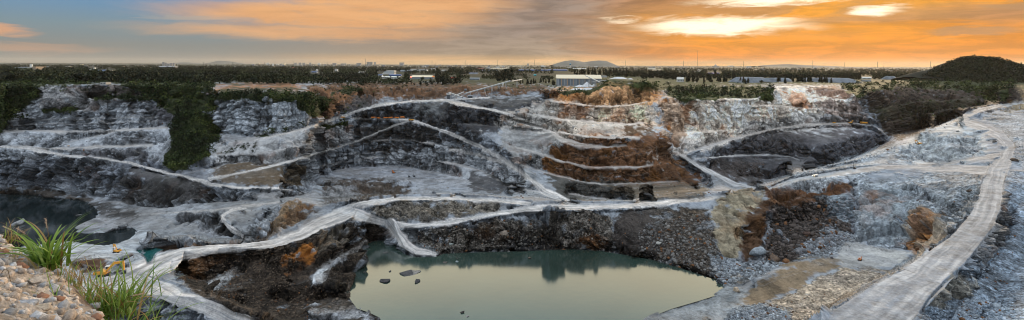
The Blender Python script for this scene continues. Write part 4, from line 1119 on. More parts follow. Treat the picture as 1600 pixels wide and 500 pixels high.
cen = []; rads = []
for poly, dens, kind in VEG:
    P, i, j = scatter(poly, int(poly_area(poly)*0.085*dens), RNG)
    cen.append(P); rads.append((0.9+3.4*RNG.random(len(P))**1.8)*(P[:, 1]/400)**0.7)
    P, i, j = scatter(poly, int(poly_area(poly)*0.045*dens), RNG, 5.0)
    cen.append(P); rads.append((0.6+1.8*RNG.random(len(P))**1.5)*(P[:, 1]/400)**0.7)
# loose growth along the rims and on slopes
for poly, n in (([(60,140),(330,150),(330,165),(210,150),(60,150)], 150), ([(480,130),(900,132),(860,140),(700,134),(480,160)], 260), ([(400,205),(560,180),(560,192),(400,222)], 60), ([(1390,130),(1600,125),(1560,150),(1400,200)], 500),
                ([(330,225),(400,225),(400,240),(335,245)], 40), ([(490,150),(600,148),(560,175),(500,196)], 110), ([(940,124),(1040,128),(1040,140),(945,136)], 60)):
    P, i, j = scatter(poly, n, RNG); cen.append(P); rads.append(RNG.uniform(0.7, 1.8, len(P))*(P[:, 1]/400)**0.6)
cen = np.concatenate(cen); rads = np.concatenate(rads)
cen[:, 2] += rads*0.45
tone_ = np.clip(0.36+0.35*fbm(cen[:, 0]/25, cen[:, 1]/25, cen[:, 2]/25, 201, 3)*2+RNG.normal(size=len(cen))*0.2, 0, 1)
V, F, tn = leaf_cloud(cen, rads*0.20, 44, rads, RNG, 0.75, tone_)
o = link('shrubs', fast_mesh('shrubs', V, F4=F, mats=(M_SHRUB,), colors=np.repeat(tn[:, None], 3, 1)))
tag(o, 'dense green shrubs covering benches and rims of the quarry', 'shrubs', kind='stuff')

# ---- woods of the plain
OPEN_ = [(588,632,114,132),(640,681,117,133),(700,714,119,130),(733,752,114,130),(752,796,105,112),(484,500,114,127),(520,530,112,120),(864,946,112,138),(308,316,121,129),(150,182,115,122),(136,152,113,120),(1056,1070,119,130),(1344,1364,113,126),(80,90,128,133),(158,176,121,127),(60,76,118,124),(30,66,113,121),(560,572,114,120),(810,888,107,112),(686,700,108,115),(640,672,108,115),(422,432,117,123),(247,278,109,114),(1104,1126,109,115),(1010,1036,103,110)]
def woods(n, u0, u1, t0, t1, hmin, hmax, seed, thr=-0.1, power=1.0):
    r = np.random.default_rng(seed)
    U = r.uniform(u0, u1, n); Tt = t0+(t1-t0)*r.random(n)**power
    S_ = U-800.0
    Yd = np.empty(n); Pz = np.empty(n)
    jj = np.clip(np.searchsorted(s_ax, S_), 0, NS-1); i2 = np.clip(np.searchsorted(t_ax, Tt), 0, NT-1)
    nearm = Tt > 4.3
    Px = np.where(nearm, X2[i2, jj], S_*30/Tt); Py = np.where(nearm, Y2[i2, jj], FP*30/Tt); Pz = np.where(nearm, Z2[i2, jj], -0.5)
    k = fbm(Px/90, Py/300, Px*0, seed, 3) > thr
    vv_ = Tt+V0-TILT*S_; uu_ = S_+800
    for a_, b_, c_, d_ in OPEN_: k &= ~((uu_ > a_) & (uu_ < b_) & (vv_ > c_) & (vv_ < d_))
    P = np.stack([Px, Py, Pz], 1)[k]
    h = r.uniform(hmin, hmax, len(P))
    return P, h
allC = []; allR = []; allT = []
for args in ((4600, -60, 720, 9, 32, 4, 13, 301, -0.3), (4200, -60, 900, 4.5, 14, 6, 16, 302, -0.3), (3200, 520, 900, 6, 23, 4, 8, 303, -0.1), (4200, 880, 1480, 4.5, 19, 6, 12, 304, -0.35),
             (3200, 1000, 1680, 6, 20, 6, 11, 305, -0.35), (4600, -80, 1680, 2.0, 7, 9, 15, 306, -0.35), (2400, -80, 1680, 1.0, 2.6, 12, 20, 307, -0.15)):
    P, h = woods(*args)
    # each tree: three stacked clumps
    for dz_, rr_ in ((0.35, 0.42), (0.62, 0.34), (0.82, 0.22)):
        C = P+RNG.normal(size=P.shape)*h[:, None]*np.array((0.12, 0.12, 0)); C[:, 2] = P[:, 2]+h*dz_
        allC.append(C); allR.append(h*rr_*0.85)
        allT.append(np.clip(0.42+0.9*fbm(P[:, 0]/60, P[:, 1]/200, P[:, 2]*0, 309, 2)+RNG.normal(size=len(P))*0.14, 0, 1))
C = np.concatenate(allC); r_ = np.concatenate(allR); t_ = np.concatenate(allT)
V, F, tn = leaf_cloud(C, r_*0.42, 11, r_, RNG, 0.95, t_)
o = link('woodland', fast_mesh('woodland', V, F4=F, mats=(M_TREE,), colors=np.repeat(tn[:, None], 3, 1)))
tag(o, 'dark woods and orchards spread over the plain beyond the quarry', 'woodland', kind='stuff')

# ---- single trees
def tree_mesh(kind, seed):
    r = np.random.default_rng(seed)
    if kind == 'casuarina':
        k = 26; zz = np.linspace(0.16, 0.97, k); wdt = 0.17*(1-zz)**0.7+0.025
        an = r.random(k)*6.28; rr = wdt*r.random(k)*0.9
        C = np.stack([np.cos(an)*rr, np.sin(an)*rr, zz], 1)
        V, F, tn = leaf_cloud(C, wdt*0.42, 16, wdt*0.75, r, 1.3, np.clip(0.3+0.5*r.random(k), 0, 1))
    else:
        k = 24; d = r.normal(size=(k, 3)); d /= np.linalg.norm(d, axis=1)[:, None]; rr = r.random(k)**0.4
        C = d*rr[:, None]*np.array((0.36, 0.36, 0.30))+np.array((0, 0, 0.62))
        V, F, tn = leaf_cloud(C, 0.055, 26, 0.15, r, 0.8, np.clip(0.3+0.45*r.random(k), 0, 1))
    mat = M_CASU if kind == 'casuarina' else M_TREE
    crown = fast_mesh('crown', V, F4=F, mats=(mat,), colors=np.repeat(tn[:, None], 3, 1))
    b = MB(); b.cyl((0, 0, -0.05), (0.01, 0, 0.35), 0.022, 0.016, 8).cyl((0.01, 0, 0.35), (0, 0.01, 0.85), 0.016, 0.005, 6)
    for q in range(5):
        a_ = q*1.26; z_ = 0.3+0.1*q
        b.cyl((0, 0, z_), (math.cos(a_)*0.14, math.sin(a_)*0.14, z_+0.12), 0.008, 0.003, 5)
    return crown, b
def nth(i):
    w_ = ['leftmost', 'second from the left', 'third from the left', 'fourth from the left', 'fifth from the left', 'sixth from the left', 'seventh from the left', 'eighth from the left', 'ninth from the left', 'tenth from the left']
    if i < 10: return w_[i]
    n = i+1; return '%d%s from the left' % (n, 'th' if 10 <= n % 100 <= 20 else {1: 'st', 2: 'nd', 3: 'rd'}.get(n % 10, 'th'))
PROT = {}
def add_tree(kind, loc, h, label, group=None, cat='tree', seed=0, wide=1.0):
    key = (kind, seed % 5)
    nm = 'casuarina_tree' if kind == 'casuarina' else 'broadleaf_tree'
    if key not in PROT:
        crown, b = tree_mesh(kind, 50+seed % 5)
        t = thing(nm, label, cat, loc, seed*1.7, group, 1.0); t.scale = (h*wide, h*wide, h)
        link('crown', crown, t); b.build('trunk', M_BARK, t)
        PROT[key] = t
        return t
    return copy_thing(PROT[key], loc, seed*1.7, label, group, (h*wide, h*wide, h))
rt = random.Random(5)
rows = [
    ((1002, 1058), 13, 119, 121, 11, 15, 'dark casuarina beside the rust-coloured mound', 'casuarinas beside the rust-coloured mound'),
    ((1040, 1060), 5, 120, 122, 10, 14, 'dark casuarina left of the small white house', 'casuarinas left of the small white house'),
    ((1070, 1150), 18, 118, 126, 11, 17, 'feathery casuarina right of the small white house', 'casuarinas right of the small white house'),
    ((1060, 1110), 16, 133, 146, 6, 10, 'young casuarina on the green bank', 'young casuarinas on the green bank'),
    ((1155, 1172), 4, 124, 128, 9, 13, 'casuarina before the first grey stockpile', 'casuarinas before the first grey stockpile'),
    ((1203, 1300), 20, 122, 126, 9, 14, 'slim casuarina before the long grey stockpile', 'casuarinas before the long grey stockpile'),
    ((1318, 1345), 8, 117, 121, 10, 14, 'casuarina by the flat white-roofed hall', 'casuarinas by the flat white-roofed hall'),
    ((895, 1000), 30, 115, 117, 9, 12, 'casuarina behind the cream-roofed shed', 'casuarina row behind the cream-roofed shed'),
    ((774, 800), 13, 122, 127, 14, 19, 'tall casuarina at the end of the conveyor', 'casuarinas at the end of the conveyor'),
    ((800, 888), 22, 127, 134, 6, 11, 'low dark tree left of the cream-roofed shed', 'low trees left of the cream-roofed shed'),
]
k = 0
for (u0, u1), n, va, vb, ha, hb, lab, grp in rows:
    for i in range(n):
        u = u0+(u1-u0)*(i+0.5)/n+rt.uniform(-0.45, 0.45)*(u1-u0)/n; v = rt.uniform(va, vb)
        p = surf(u, v); p.z -= 0.3
        add_tree('casuarina', p, rt.uniform(ha, hb)*p.y/850, lab+', '+nth(i), grp, seed=k, wide=rt.uniform(0.95, 1.35)); k += 1
for (u, v, h, lab) in ((109, 126, 12, 'large round dark tree rising over the scrub on the left'), (1184, 119, 9, 'round tree right of the pale grey stockpile'), (1190, 127, 7, 'low spreading tree on the rim right of the stockpile'),
                       (312-28, 121, 9, 'rounded tree left of the slim white signal tower'), (434, 130, 11, 'bushy dark tree above the orange cutting'), (405, 131, 11, 'broad dark tree at the left end of the orange cutting'),
                       (660, 128, 8, 'round green tree before the lit shed'), (618, 131, 8, 'bushy tree at the rim below the low white halls')):
    p = surf(u, v); p.z -= 0.3
    add_tree('broadleaf', p, h*p.y/850, lab, seed=k, wide=1.1); k += 1

# ================================================================== the wooded hill on the right and the far hills
def hill(name, prof, Yd, depth, mat, veg=None, base_z=-2.0, bump_=1.0, n=140):
    """prof: skyline as (u, v); the ridge stands at distance Yd and falls away on both sides"""
    us = np.linspace(prof[0][0], prof[-1][0], n); vsk = np.interp(us, [p[0] for p in prof], [p[1] for p in prof])
    ss = us-800-TILT*(vsk-V0); tt = vsk-V0+TILT*(us-800)
    Xr = ss*Yd/FP; Zr = HC-tt*Yd/FP
    m = 41; ww = np.linspace(-1, 1, m)
    Xg = np.repeat(Xr[None], m, 0)*(1+0*ww[:, None]); Yg = Yd+ww[:, None]*depth+0*Xg
    Xg = Xg*(1+0.0*ww[:, None])
    f = np.cos(ww*math.pi/2)**1.3
    Zg = base_z+(Zr-base_z)[None]*f[:, None]
    nn = fbm(Xg/depth*3, Yg/depth*3, Xg*0, 401, 5)
    Zg = Zg+nn*(Zr.max()-base_z)*0.22*bump_*(1-f[:, None]**8)
    V = np.stack([Xg, Yg, Zg], -1).reshape(-1, 3); I = np.arange(m*n).reshape(m, n)
    F = np.stack([I[:-1, :-1], I[:-1, 1:], I[1:, 1:], I[1:, :-1]], -1).reshape(-1, 4)
    o = link(name, fast_mesh(name, V, F4=F, mats=(mat,), smooth=True)); o['kind'] = 'structure'
    return Xg, Yg, Zg
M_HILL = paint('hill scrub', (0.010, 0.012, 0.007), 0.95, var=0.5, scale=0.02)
M_FAR = paint('far hills with haze tint', (0.11, 0.12, 0.115), 0.95, var=0.3, scale=0.002)  # haze painted in: paler than woods so the far hills look faint
Xg, Yg, Zg = hill('wooded_hill', [(1446,116),(1458,108),(1470,102),(1482,97),(1492,92),(1502,87),(1512,85),(1522,84),(1535,85.5),(1545,89),(1553,93),(1560,94),(1566,91),(1575,94),(1586,99),(1600,108),(1640,116)], 1050, 130, M_HILL)
r = np.random.default_rng(9)
i = r.integers(0, Xg.shape[0]//2+3, 5200); j = r.integers(3, Xg.shape[1]-3, 5200)
C = np.stack([Xg[i, j], Yg[i, j], Zg[i, j]], 1)+r.normal(size=(5200, 3))*np.array((2.0, 3, 0)); rr = 1.2+4.8*r.random(5200)**2; C[:, 2] += rr*0.5
V, F, tn = leaf_cloud(C, rr*0.3, 16, rr, r, 0.8, np.clip(0.35+r.normal(size=5200)*0.2, 0, 1))
o = link('hill_scrub', fast_mesh('hill_scrub', V, F4=F, mats=(M_TREE,), colors=np.repeat(tn[:, None], 3, 1)))
tag(o, 'dark scrub and bushes clothing the hill on the right skyline', 'scrub', kind='stuff')
for q, (u, v, h) in enumerate(((1507, 86, 5), (1538, 87, 7), (1545, 90, 6), (1562, 94, 9), (1573, 94, 8), (1568, 93, 7))):
    s_, t_ = st(u, v+1.5); p = Vector((s_*1050/FP, 1050, HC-t_*1050/FP))
    add_tree('broadleaf', p, h*1.3, 'rounded tree on the crest of the wooded hill, '+nth(q), 'trees on the crest of the wooded hill', seed=k, wide=1.2); k += 1
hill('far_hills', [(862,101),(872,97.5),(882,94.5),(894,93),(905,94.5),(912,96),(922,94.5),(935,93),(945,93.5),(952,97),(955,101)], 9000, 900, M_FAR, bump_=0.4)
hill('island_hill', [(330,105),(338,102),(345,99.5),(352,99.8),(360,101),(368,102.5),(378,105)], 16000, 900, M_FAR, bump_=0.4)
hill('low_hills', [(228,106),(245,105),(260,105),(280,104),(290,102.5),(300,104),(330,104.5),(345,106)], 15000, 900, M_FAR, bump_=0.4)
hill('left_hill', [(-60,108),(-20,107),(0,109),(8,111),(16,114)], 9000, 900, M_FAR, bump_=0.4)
hill('low_ridge', [(1180,99.5),(1205,97),(1230,95.8),(1255,97),(1290,98),(1330,99.5)], 12000, 900, M_FAR, bump_=0.4)

# ================================================================== loose stone
def rock_proto(seed, sub=2, flat=0.8, ang=True):
    import bmesh
    from mathutils import noise
    bm = bmesh.new(); bmesh.ops.create_icosphere(bm, subdivisions=sub, radius=1.0)
    r = random.Random(seed); off = Vector((r.random()*50, r.random()*50, r.random()*50))
    for v in bm.verts:
        n = noise.noise(v.co*1.1+off)*0.45+noise.noise(v.co*2.6+off)*0.16
        v.co = v.co*(1+n)
    # split planes give flat faces
    for _ in range(7):
        d = Vector((r.gauss(0, 1), r.gauss(0, 1), r.gauss(0, 1))).normalized(); lim = r.uniform(0.38, 0.78)
        for v in bm.verts:
            q = v.co.dot(d)
            if q > lim: v.co -= d*(q-lim)*0.92
    for v in bm.verts: v.co.z *= flat
    V = np.array([tuple(v.co) for v in bm.verts]); F = np.array([[v.index for v in f.verts] for f in bm.faces]); bm.free()
    return V, F
RP = [rock_proto(i, 1, 0.75) for i in range(8)]
def pile(name, label, P, sizes, cols, mat):
    Vs, Fs, Cs = [], [], []; off = 0
    n = len(P); kind = RNG.integers(0, len(RP), n); ang = RNG.random((n, 3))*6.28; asp = RNG.uniform(0.7, 1.3, (n, 3))
    for q in range(len(RP)):
        idx = np.where(kind == q)[0]
        if not len(idx): continue
        V0_, F0_ = RP[q]; m = len(V0_)
        a, b, c = np.cos(ang[idx, 0]), np.sin(ang[idx, 0]), ang[idx, 1]
        A = V0_[None]*asp[idx][:, None, :]*sizes[idx][:, None, None]
        x_, y_, z_ = A[..., 0], A[..., 1], A[..., 2]
        cy, sy = np.cos(c*0.12)[:, None], np.sin(c*0.12)[:, None]
        y2 = y_*cy-z_*sy; z2 = y_*sy+z_*cy
        x3 = x_*a[:, None]-y2*b[:, None]; y3 = x_*b[:, None]+y2*a[:, None]
        W = np.stack([x3, y3, z2], -1)+P[idx][:, None, :]
        Vs.append(W.reshape(-1, 3)); Fs.append((F0_[None]+(np.arange(len(idx))*m)[:, None, None]+off).reshape(-1, 3)); off += m*len(idx)
        Cs.append(np.repeat(cols[idx], m, 0))
    o = link(name, fast_mesh(name, np.concatenate(Vs), F3=np.concatenate(Fs), mats=(mat,), colors=np.concatenate(Cs)))
    return tag(o, label, 'rubble', kind='stuff')
def mat_stone(name='loose stone'):
    m, nt, b, bs = new_mat(name)
    at = nd(nt, 'ShaderNodeAttribute', attribute_name='rock').outputs['Color']
    p = pos(nt); f = b.noise(p, 2.5, 6, 0.7)
    c = nd(nt, 'ShaderNodeVectorMath', operation='SCALE'); nt.links.new(at, c.inputs[0]); nt.links.new(b.ss(f, 0.3, 0.7, 0.55, 1.35), c.inputs['Scale'])
    nt.links.new(c.outputs[0], bs.inputs['Base Color']); bs.inputs['Roughness'].default_value = 0.9; bs.inputs['Specular IOR Level'].default_value = 0.2
    bump(nt, bs, f, 0.3, 0.8)
    return m
M_STONE = mat_stone()
def field(polys, name, label):
    Ps, Sz, Cl = [], [], []
    for poly, dens, smin, smax, tint in polys:
        P, i, j = scatter(poly, int(poly_area(poly)*dens), RNG)
        n = len(P); u = RNG.random(n)**2.6
        sz = (smin+(smax-smin)*u)*0.68
        c = col[i, j]*0.5+np.array(tint)*0.62*RNG.uniform(0.2, 1.5, (n, 1))
        rs = RNG.random(n) < 0.06
        c[rs] = np.array((0.20, 0.10, 0.05))*RNG.uniform(0.4, 1.1, (rs.sum(), 1))
        P[:, 2] += sz*0.12
        Ps.append(P); Sz.append(sz); Cl.append(c)
    return pile(name, label, np.concatenate(Ps), np.concatenate(Sz), np.clip(np.concatenate(Cl), 0.015, 0.6), M_STONE)
G_ = (0.20, 0.22, 0.25); D_ = (0.11, 0.10, 0.10); B_ = (0.13, 0.10, 0.075); P_ = (0.26, 0.29, 0.32)
field([([(640,362),(820,340),(960,334),(960,396),(850,392),(700,400),(655,400)], 0.10, 0.25, 1.3, (0.19,0.18,0.165)),
       ([(1030,335),(1108,330),(1140,440),(1060,414),(1000,402),(1000,360)], 0.17, 0.3, 1.5, (0.20,0.20,0.20)),
       ([(960,332),(1030,330),(1010,400),(960,394)], 0.05, 0.25, 0.9, D_)], 'bank_rubble', 'broken stone covering the bank above the far shore of the milky lake')
field([([(1205,322),(1336,302),(1338,365),(1300,385),(1240,398),(1195,405),(1200,360)], 0.16, 0.5, 2.0, (0.10,0.085,0.08)),
       ([(1110,398),(1160,405),(1205,400),(1230,408),(1150,440),(1132,446)], 0.22, 0.4, 1.7, P_),
       ([(1230,390),(1290,350),(1345,366),(1330,385),(1270,402)], 0.14, 0.3, 1.1, P_),
       ([(1285,320),(1335,318),(1338,370),(1290,372)], 0.10, 0.3, 1.2, G_)], 'hollow_rubble', 'dark and blue-grey blocks heaped in the hollow right of the tan rock face')
field([([(285,415),(345,405),(440,392),(470,410),(440,480),(400,490),(330,470),(290,440)], 0.13, 0.2, 0.9, B_),
       ([(440,440),(520,455),(540,470),(500,498),(430,498)], 0.10, 0.2, 1.0, B_)], 'pit_rubble', 'brown broken stone strewn through the dark pit under the haul road')
field([([(1145,478),(1200,468),(1245,478),(1235,502),(1140,504)], 0.30, 0.3, 0.9, P_),
       ([(1190,472),(1262,440),(1322,412),(1410,412),(1340,452),(1240,505)], 0.06, 0.15, 0.7, (0.30,0.27,0.23)),
       ([(1345,275),(1530,268),(1540,300),(1480,345),(1440,340),(1420,285)], 0.035, 0.25, 0.9, P_)], 'slope_rubble', 'grey stones scattered on the slopes of the right side')
field([([(1470,430),(1530,395),(1590,350),(1600,500),(1470,500)], 0.07, 0.12, 0.7, P_), ([(1510,460),(1575,470),(1570,500),(1500,500)], 0.2, 0.25, 0.9, P_),
       ([(1575,265),(1600,255),(1600,380),(1570,380)], 0.06, 0.15, 0.6, G_), ([(1590,165),(1600,200),(1600,250),(1585,240)], 0.06, 0.2, 0.8, G_)], 'gully_rubble', 'pale blue-grey blocks lying in the gully at the lower right')
field([([(1210,290),(1240,268),(1400,222),(1400,232),(1260,268),(1225,288)], 0.25, 0.3, 1.4, P_), ([(1070,300),(1130,294),(1140,305),(1080,312)], 0.12, 0.3, 0.9, P_),
       ([(1440,200),(1500,170),(1530,165),(1500,180),(1450,210)], 0.08, 0.3, 1.0, P_)], 'crest_rubble', 'pale rubble along the edge of the road crest at right')
field([([(0,200),(260,190),(260,300),(0,300)], 0.012, 0.4, 1.5, P_), ([(480,230),(860,220),(860,310),(480,300)], 0.012, 0.4, 1.4, G_), ([(880,150),(1060,190),(1090,290),(860,300)], 0.02, 0.4, 1.5, B_),
       ([(1085,250),(1200,245),(1190,288),(1150,280)], 0.06, 0.4, 1.5, G_), ([(150,325),(420,316),(390,380),(160,362)], 0.015, 0.3, 1.0, G_), ([(100,395),(230,390),(250,430),(100,440)], 0.03, 0.2, 0.7, P_)], 'bench_rubble', 'small fallen stones lying along the benches and floors of the quarry')

# ---- single boulders
BP = [rock_proto(60+i, 3, 0.8) for i in range(5)]
def boulder(u, v, wpx, label, c=(0.22, 0.23, 0.25), group=None, flat=1.0, seed=0, sink=0.25, at=None, name='boulder', ry=1.0):
    p = surf(u, v) if at is None else at
    R_ = wpx*p.y/FP/2
    V0_, F0_ = BP[seed % len(BP)]
    a_ = seed*2.4; W = V0_*np.array((R_, R_*ry, R_*flat))
    W = np.stack([W[:, 0]*math.cos(a_)-W[:, 1]*math.sin(a_), W[:, 0]*math.sin(a_)+W[:, 1]*math.cos(a_), W[:, 2]], 1)
    r = np.random.default_rng(seed); cc = np.clip(np.array(c)*r.uniform(0.8, 1.2, (len(W), 1)), 0.01, 0.7)
    o = link(name, fast_mesh(name, W, F3=F0_, mats=(M_STONE,), colors=cc))
    o.location = p+Vector((0, 0, R_*flat*(0.5-sink)))
    return tag(o, label, 'boulder' if name == 'boulder' else 'rock', group)
def lakept(u, v, D_): return wpos(u, v, D_)
big = [(1184, 392, 24, 'large pale angular boulder at the foot of the tan rock face', (0.26,0.30,0.34)), (1155, 452, 12, 'rounded tan boulder alone on the grey beach at the lake corner', (0.42,0.34,0.26)),
       (1213, 400, 17, 'brown upright boulder right of the large pale angular one', (0.14,0.10,0.075)), (1230, 404, 13, 'rust-brown block at the lower edge of the dark hollow', (0.20,0.10,0.05)),
       (1243, 350, 13, 'dark blocky boulder high in the dark hollow', (0.08,0.065,0.06)), (1262, 362, 12, 'squat dark brown boulder in the middle of the dark hollow', (0.09,0.06,0.05)),
       (1221, 362, 15, 'wide blue-grey boulder on the left side of the dark hollow', (0.15,0.17,0.20)), (1276, 345, 11, 'black angular block on the right side of the dark hollow', (0.05,0.045,0.045)),
       (1250, 388, 13, 'grey boulder resting low in the dark hollow', (0.17,0.18,0.20)), (1175, 418, 12, 'brown-and-grey block among the blue-grey stones by the lake corner', (0.17,0.14,0.12)),
       (1032, 380, 10, 'pale rounded boulder halfway down the bank above the lake', (0.36,0.36,0.35)), (1085, 422, 10, 'rusty boulder at the waterline of the lake', (0.20,0.11,0.07)), (1120, 420, 9, 'light grey boulder at the waterline near the lake corner', (0.34,0.35,0.36)),
       (1560, 474, 15, 'large pale block in the gully at the lower right', (0.30,0.35,0.40)), (1546, 480, 11, 'mid-sized grey block just left of the largest one in the gully', (0.25,0.29,0.33)), (1530, 488, 10, 'low grey block at the bottom edge of the gully', (0.24,0.27,0.30)), (1553, 464, 8, 'small pale block behind the largest one in the gully', (0.27,0.31,0.35)),
       (1515, 290, 8, 'dark brown boulder on the slope below the road junction', (0.13,0.10,0.08)), (1554, 215, 7, 'dark block beside the bend of the right haul road', (0.10,0.09,0.085)), (1497, 198, 5, 'small dark boulder standing on the pale promontory', (0.08,0.08,0.085)),
       (1586, 244, 11, 'brown flat boulder on the shelf at the right edge', (0.16,0.12,0.09)), (790, 362, 14, 'pale brown boulder high on the bank above the lake', (0.24,0.20,0.165)), (708, 383, 8, 'pale greenish boulder low on the bank near the jetty', (0.25,0.28,0.27)),
       (1302, 398, 6, 'dark block at the mouth of the hollow by the bowl floor', (0.10,0.10,0.11)), (1430, 345, 6, 'orange stained block under the road in the bowl wall', (0.30,0.15,0.06))]
for q, (u, v, wpx, lab, c) in enumerate(big): boulder(u, v, wpx, lab, c, seed=q)
islets = [(33, 357, 20, 'pale rock sticking out of the dark lake on the left', (0.30,0.31,0.33), 0.8, 100.0), (638, 429, 30, 'widest flat dark rock in the milky lake', (0.075,0.075,0.08), 0.22, 80.2), (650, 428, 24, 'pale sandy hump joined to the widest rock in the lake', (0.22,0.21,0.20), 0.16, 80.2),
          (605, 440, 20, 'flat dark rock left of and below the widest one in the lake', (0.05,0.05,0.055), 0.25, 80.2), (655, 442, 13, 'knobbly dark rock just right of and below the widest one', (0.06,0.06,0.065), 0.5, 80.2), (613, 426, 5, 'small dark rock left of the widest one', (0.06,0.06,0.06), 0.7, 80.2),
          (698, 411, 10, 'low brown rock in the lake beyond the jetty tip', (0.10,0.09,0.085), 0.25, 80.2), (717, 410, 5, 'small pale blue rock in the lake right of the jetty', (0.26,0.30,0.32), 0.9, 80.2), (718, 405, 4, 'tiny dark rock near the far shore of the lake', (0.06,0.06,0.06), 0.7, 80.2),
          (605, 397, 10, 'thin dark rock awash near the left end of the lake', (0.08,0.08,0.08), 0.2, 80.2), (727, 489, 8, 'dark boulder at the bottom edge of the lake', (0.05,0.045,0.045), 0.8, 80.2), (734, 495, 6, 'pale rounded rock next to the dark boulder at the bottom of the lake', (0.25,0.24,0.24), 0.6, 80.2), (573, 428, 5, 'dark rock hugging the left shore of the lake', (0.05,0.05,0.05), 0.6, 80.2),
          (831, 403, 6, 'small brown rock in the dark reflection at the far shore', (0.15,0.11,0.09), 0.6, 80.2), (125, 343, 8, 'low dark rock at the spit in the left lake', (0.12,0.12,0.13), 0.3, 100.0)]
for q, (u, v, wpx, lab, c, fl_, D_w) in enumerate(islets):
    boulder(u, v, wpx, lab, c, seed=q+2, flat=fl_, at=lakept(u, v, D_w), sink=0.3, name='lake_rock', ry=0.9)

# ================================================================== buildings of the plain
M_WHITE = paint('white painted sheet', (0.62, 0.62, 0.60), 0.6, var=0.12)
M_CREAM = paint('cream roof sheet', (0.72, 0.62, 0.45), 0.5, var=0.12)
M_GREY = paint('grey cladding', (0.24, 0.27, 0.30), 0.6, var=0.2)
M_DARKG = paint('dark cladding', (0.06, 0.07, 0.08), 0.6, var=0.3)
M_BLUE = paint('blue roof sheet', (0.05, 0.12, 0.34), 0.5, var=0.2)
M_REDR = paint('red roof', (0.30, 0.05, 0.03), 0.7, var=0.2)
M_TEAL = paint('teal roof', (0.05, 0.28, 0.30), 0.6, var=0.2)
M_PURP = paint('violet roof sheet', (0.16, 0.13, 0.42), 0.5, var=0.15)
M_CONC = paint('weathered concrete', (0.36, 0.35, 0.33), 0.85, var=0.25)
M_TAN = paint('tan render', (0.34, 0.27, 0.20), 0.8, var=0.2)
M_GLASS = paint('dark window glass', (0.03, 0.035, 0.04), 0.15, var=0.1, spec=0.6)
M_STEEL = paint('galvanised steel', (0.40, 0.42, 0.44), 0.45, 0.4, var=0.2)
M_YEL = paint('yellow machine paint', (0.70, 0.32, 0.03), 0.45, var=0.25)
M_ORNG = paint('orange machine paint', (0.72, 0.20, 0.02), 0.5, var=0.25)
M_BLACK = paint('black rubber', (0.018, 0.018, 0.02), 0.8, var=0.3)
M_GRIT = paint('pale crushed stone', (0.55, 0.57, 0.60), 0.95, var=0.2, scale=0.4)
M_TARP = paint('blue-grey stockpile', (0.15, 0.175, 0.205), 0.9, var=0.4, scale=0.1)

def at_plain(u, v):
    p = surf(u, v) if st(u, v)[1] > 4.2 else plainpt(u, v)
    return p
def block(name, label, cat, u, v, wpx, hpx, wall, roof, dm=0.6, rt_='gable', rows=1, cols=5, group=None, rz=0.0):
    p = at_plain(u, v); k = p.y/FP; w_ = wpx*k; h = hpx*k; d = max(6.0, w_*dm)
    t = thing(name, label, cat, p, rz, group)
    hw = h*(0.62 if rt_ == 'gable' else 0.94)
    b = MB(); b.box((0, 0, hw/2-0.5), (w_, d, hw+1.0)); wl = b.build('wall', wall, t)
    r = MB()
    if rt_ == 'gable':
        r.prism([(-d/2-0.4, hw-0.05), (d/2+0.4, hw-0.05), (d/2+0.4, hw+0.1), (0, h), (-d/2-0.4, hw+0.1)], -w_/2-0.4, w_/2+0.4, axis='X')
    else:
        r.box((0, 0, hw+0.03*h), (w_+0.5, d+0.5, h*0.06+0.1))
    r.build('roof', roof, t)
    if wpx > 5:
        for q in range(cols):
            for z in range(rows):
                x_ = -w_/2+w_*(q+0.5)/cols; zz = hw*(z+0.55)/rows
                MB().box((x_, -d/2-0.02, zz), (w_/cols*0.5, 0.08, hw/rows*0.4)).build('window', M_GLASS, t)
    return t
B_ = block
# far left works
t = thing('factory_building', 'long olive-grey factory with a pale silo on its roof, far left', 'factory', at_plain(49, 117)); p = t.location; k_ = p.y/FP
MB().box((-3*k_, 0, 1.8*k_), (26*k_, 60, 3.6*k_)).build('wall', paint('olive sheet', (0.17, 0.19, 0.13), 0.7), t)
MB().box((-6*k_, 2, 4.2*k_), (20*k_, 50, 1.2*k_)).build('roof', M_GREY, t)
MB().box((12*k_, 0, 2.9*k_), (6*k_, 40, 5.8*k_)).build('annex', M_TAN, t)
MB().cyl((0, 0, 4.8*k_), (0, 0, 9.4*k_), 1.9*k_, 1.9*k_, 18).build('silo', M_WHITE, t)
B_('low_shed', 'small white shed with dark door in the scrub near the left cliff', 'shed', 84, 131, 8, 2.6, M_WHITE, M_WHITE)
B_('low_shed', 'white shed right of the round dark tree on the left', 'shed', 73, 121, 4, 2, M_WHITE, M_GREY)
B_('house', 'white house with a tall white chimney-like tower', 'house', 141, 117, 7, 2.3, M_WHITE, M_WHITE)
B_('tower_house', 'narrow white tower beside the white house on the left', 'tower', 148, 116, 1.6, 4.2, M_WHITE, M_WHITE, rt_='flat', cols=1)
B_('factory_hall', 'pale blue long hall on the left plain', 'hall', 159, 118, 15, 2.8, paint('pale blue wall', (0.30, 0.42, 0.50), 0.6), M_BLUE)
B_('factory_hall', 'orange-and-white low hall right of the pale blue one', 'hall', 173, 118, 9, 2.4, M_TAN, M_CREAM)
B_('low_shed', 'grey-white shed among trees below the pale blue hall', 'shed', 167, 125, 10, 3.2, M_WHITE, M_GREY)
B_('low_shed', 'small white shed right of the one among trees on the left', 'shed', 183, 123, 4, 2.4, M_WHITE, M_WHITE)
B_('concrete_hut', 'grey concrete hut on the rim above the left cliff', 'hut', 165, 137.5, 9, 3.4, M_CONC, M_CONC, rt_='flat', cols=2, dm=0.8)
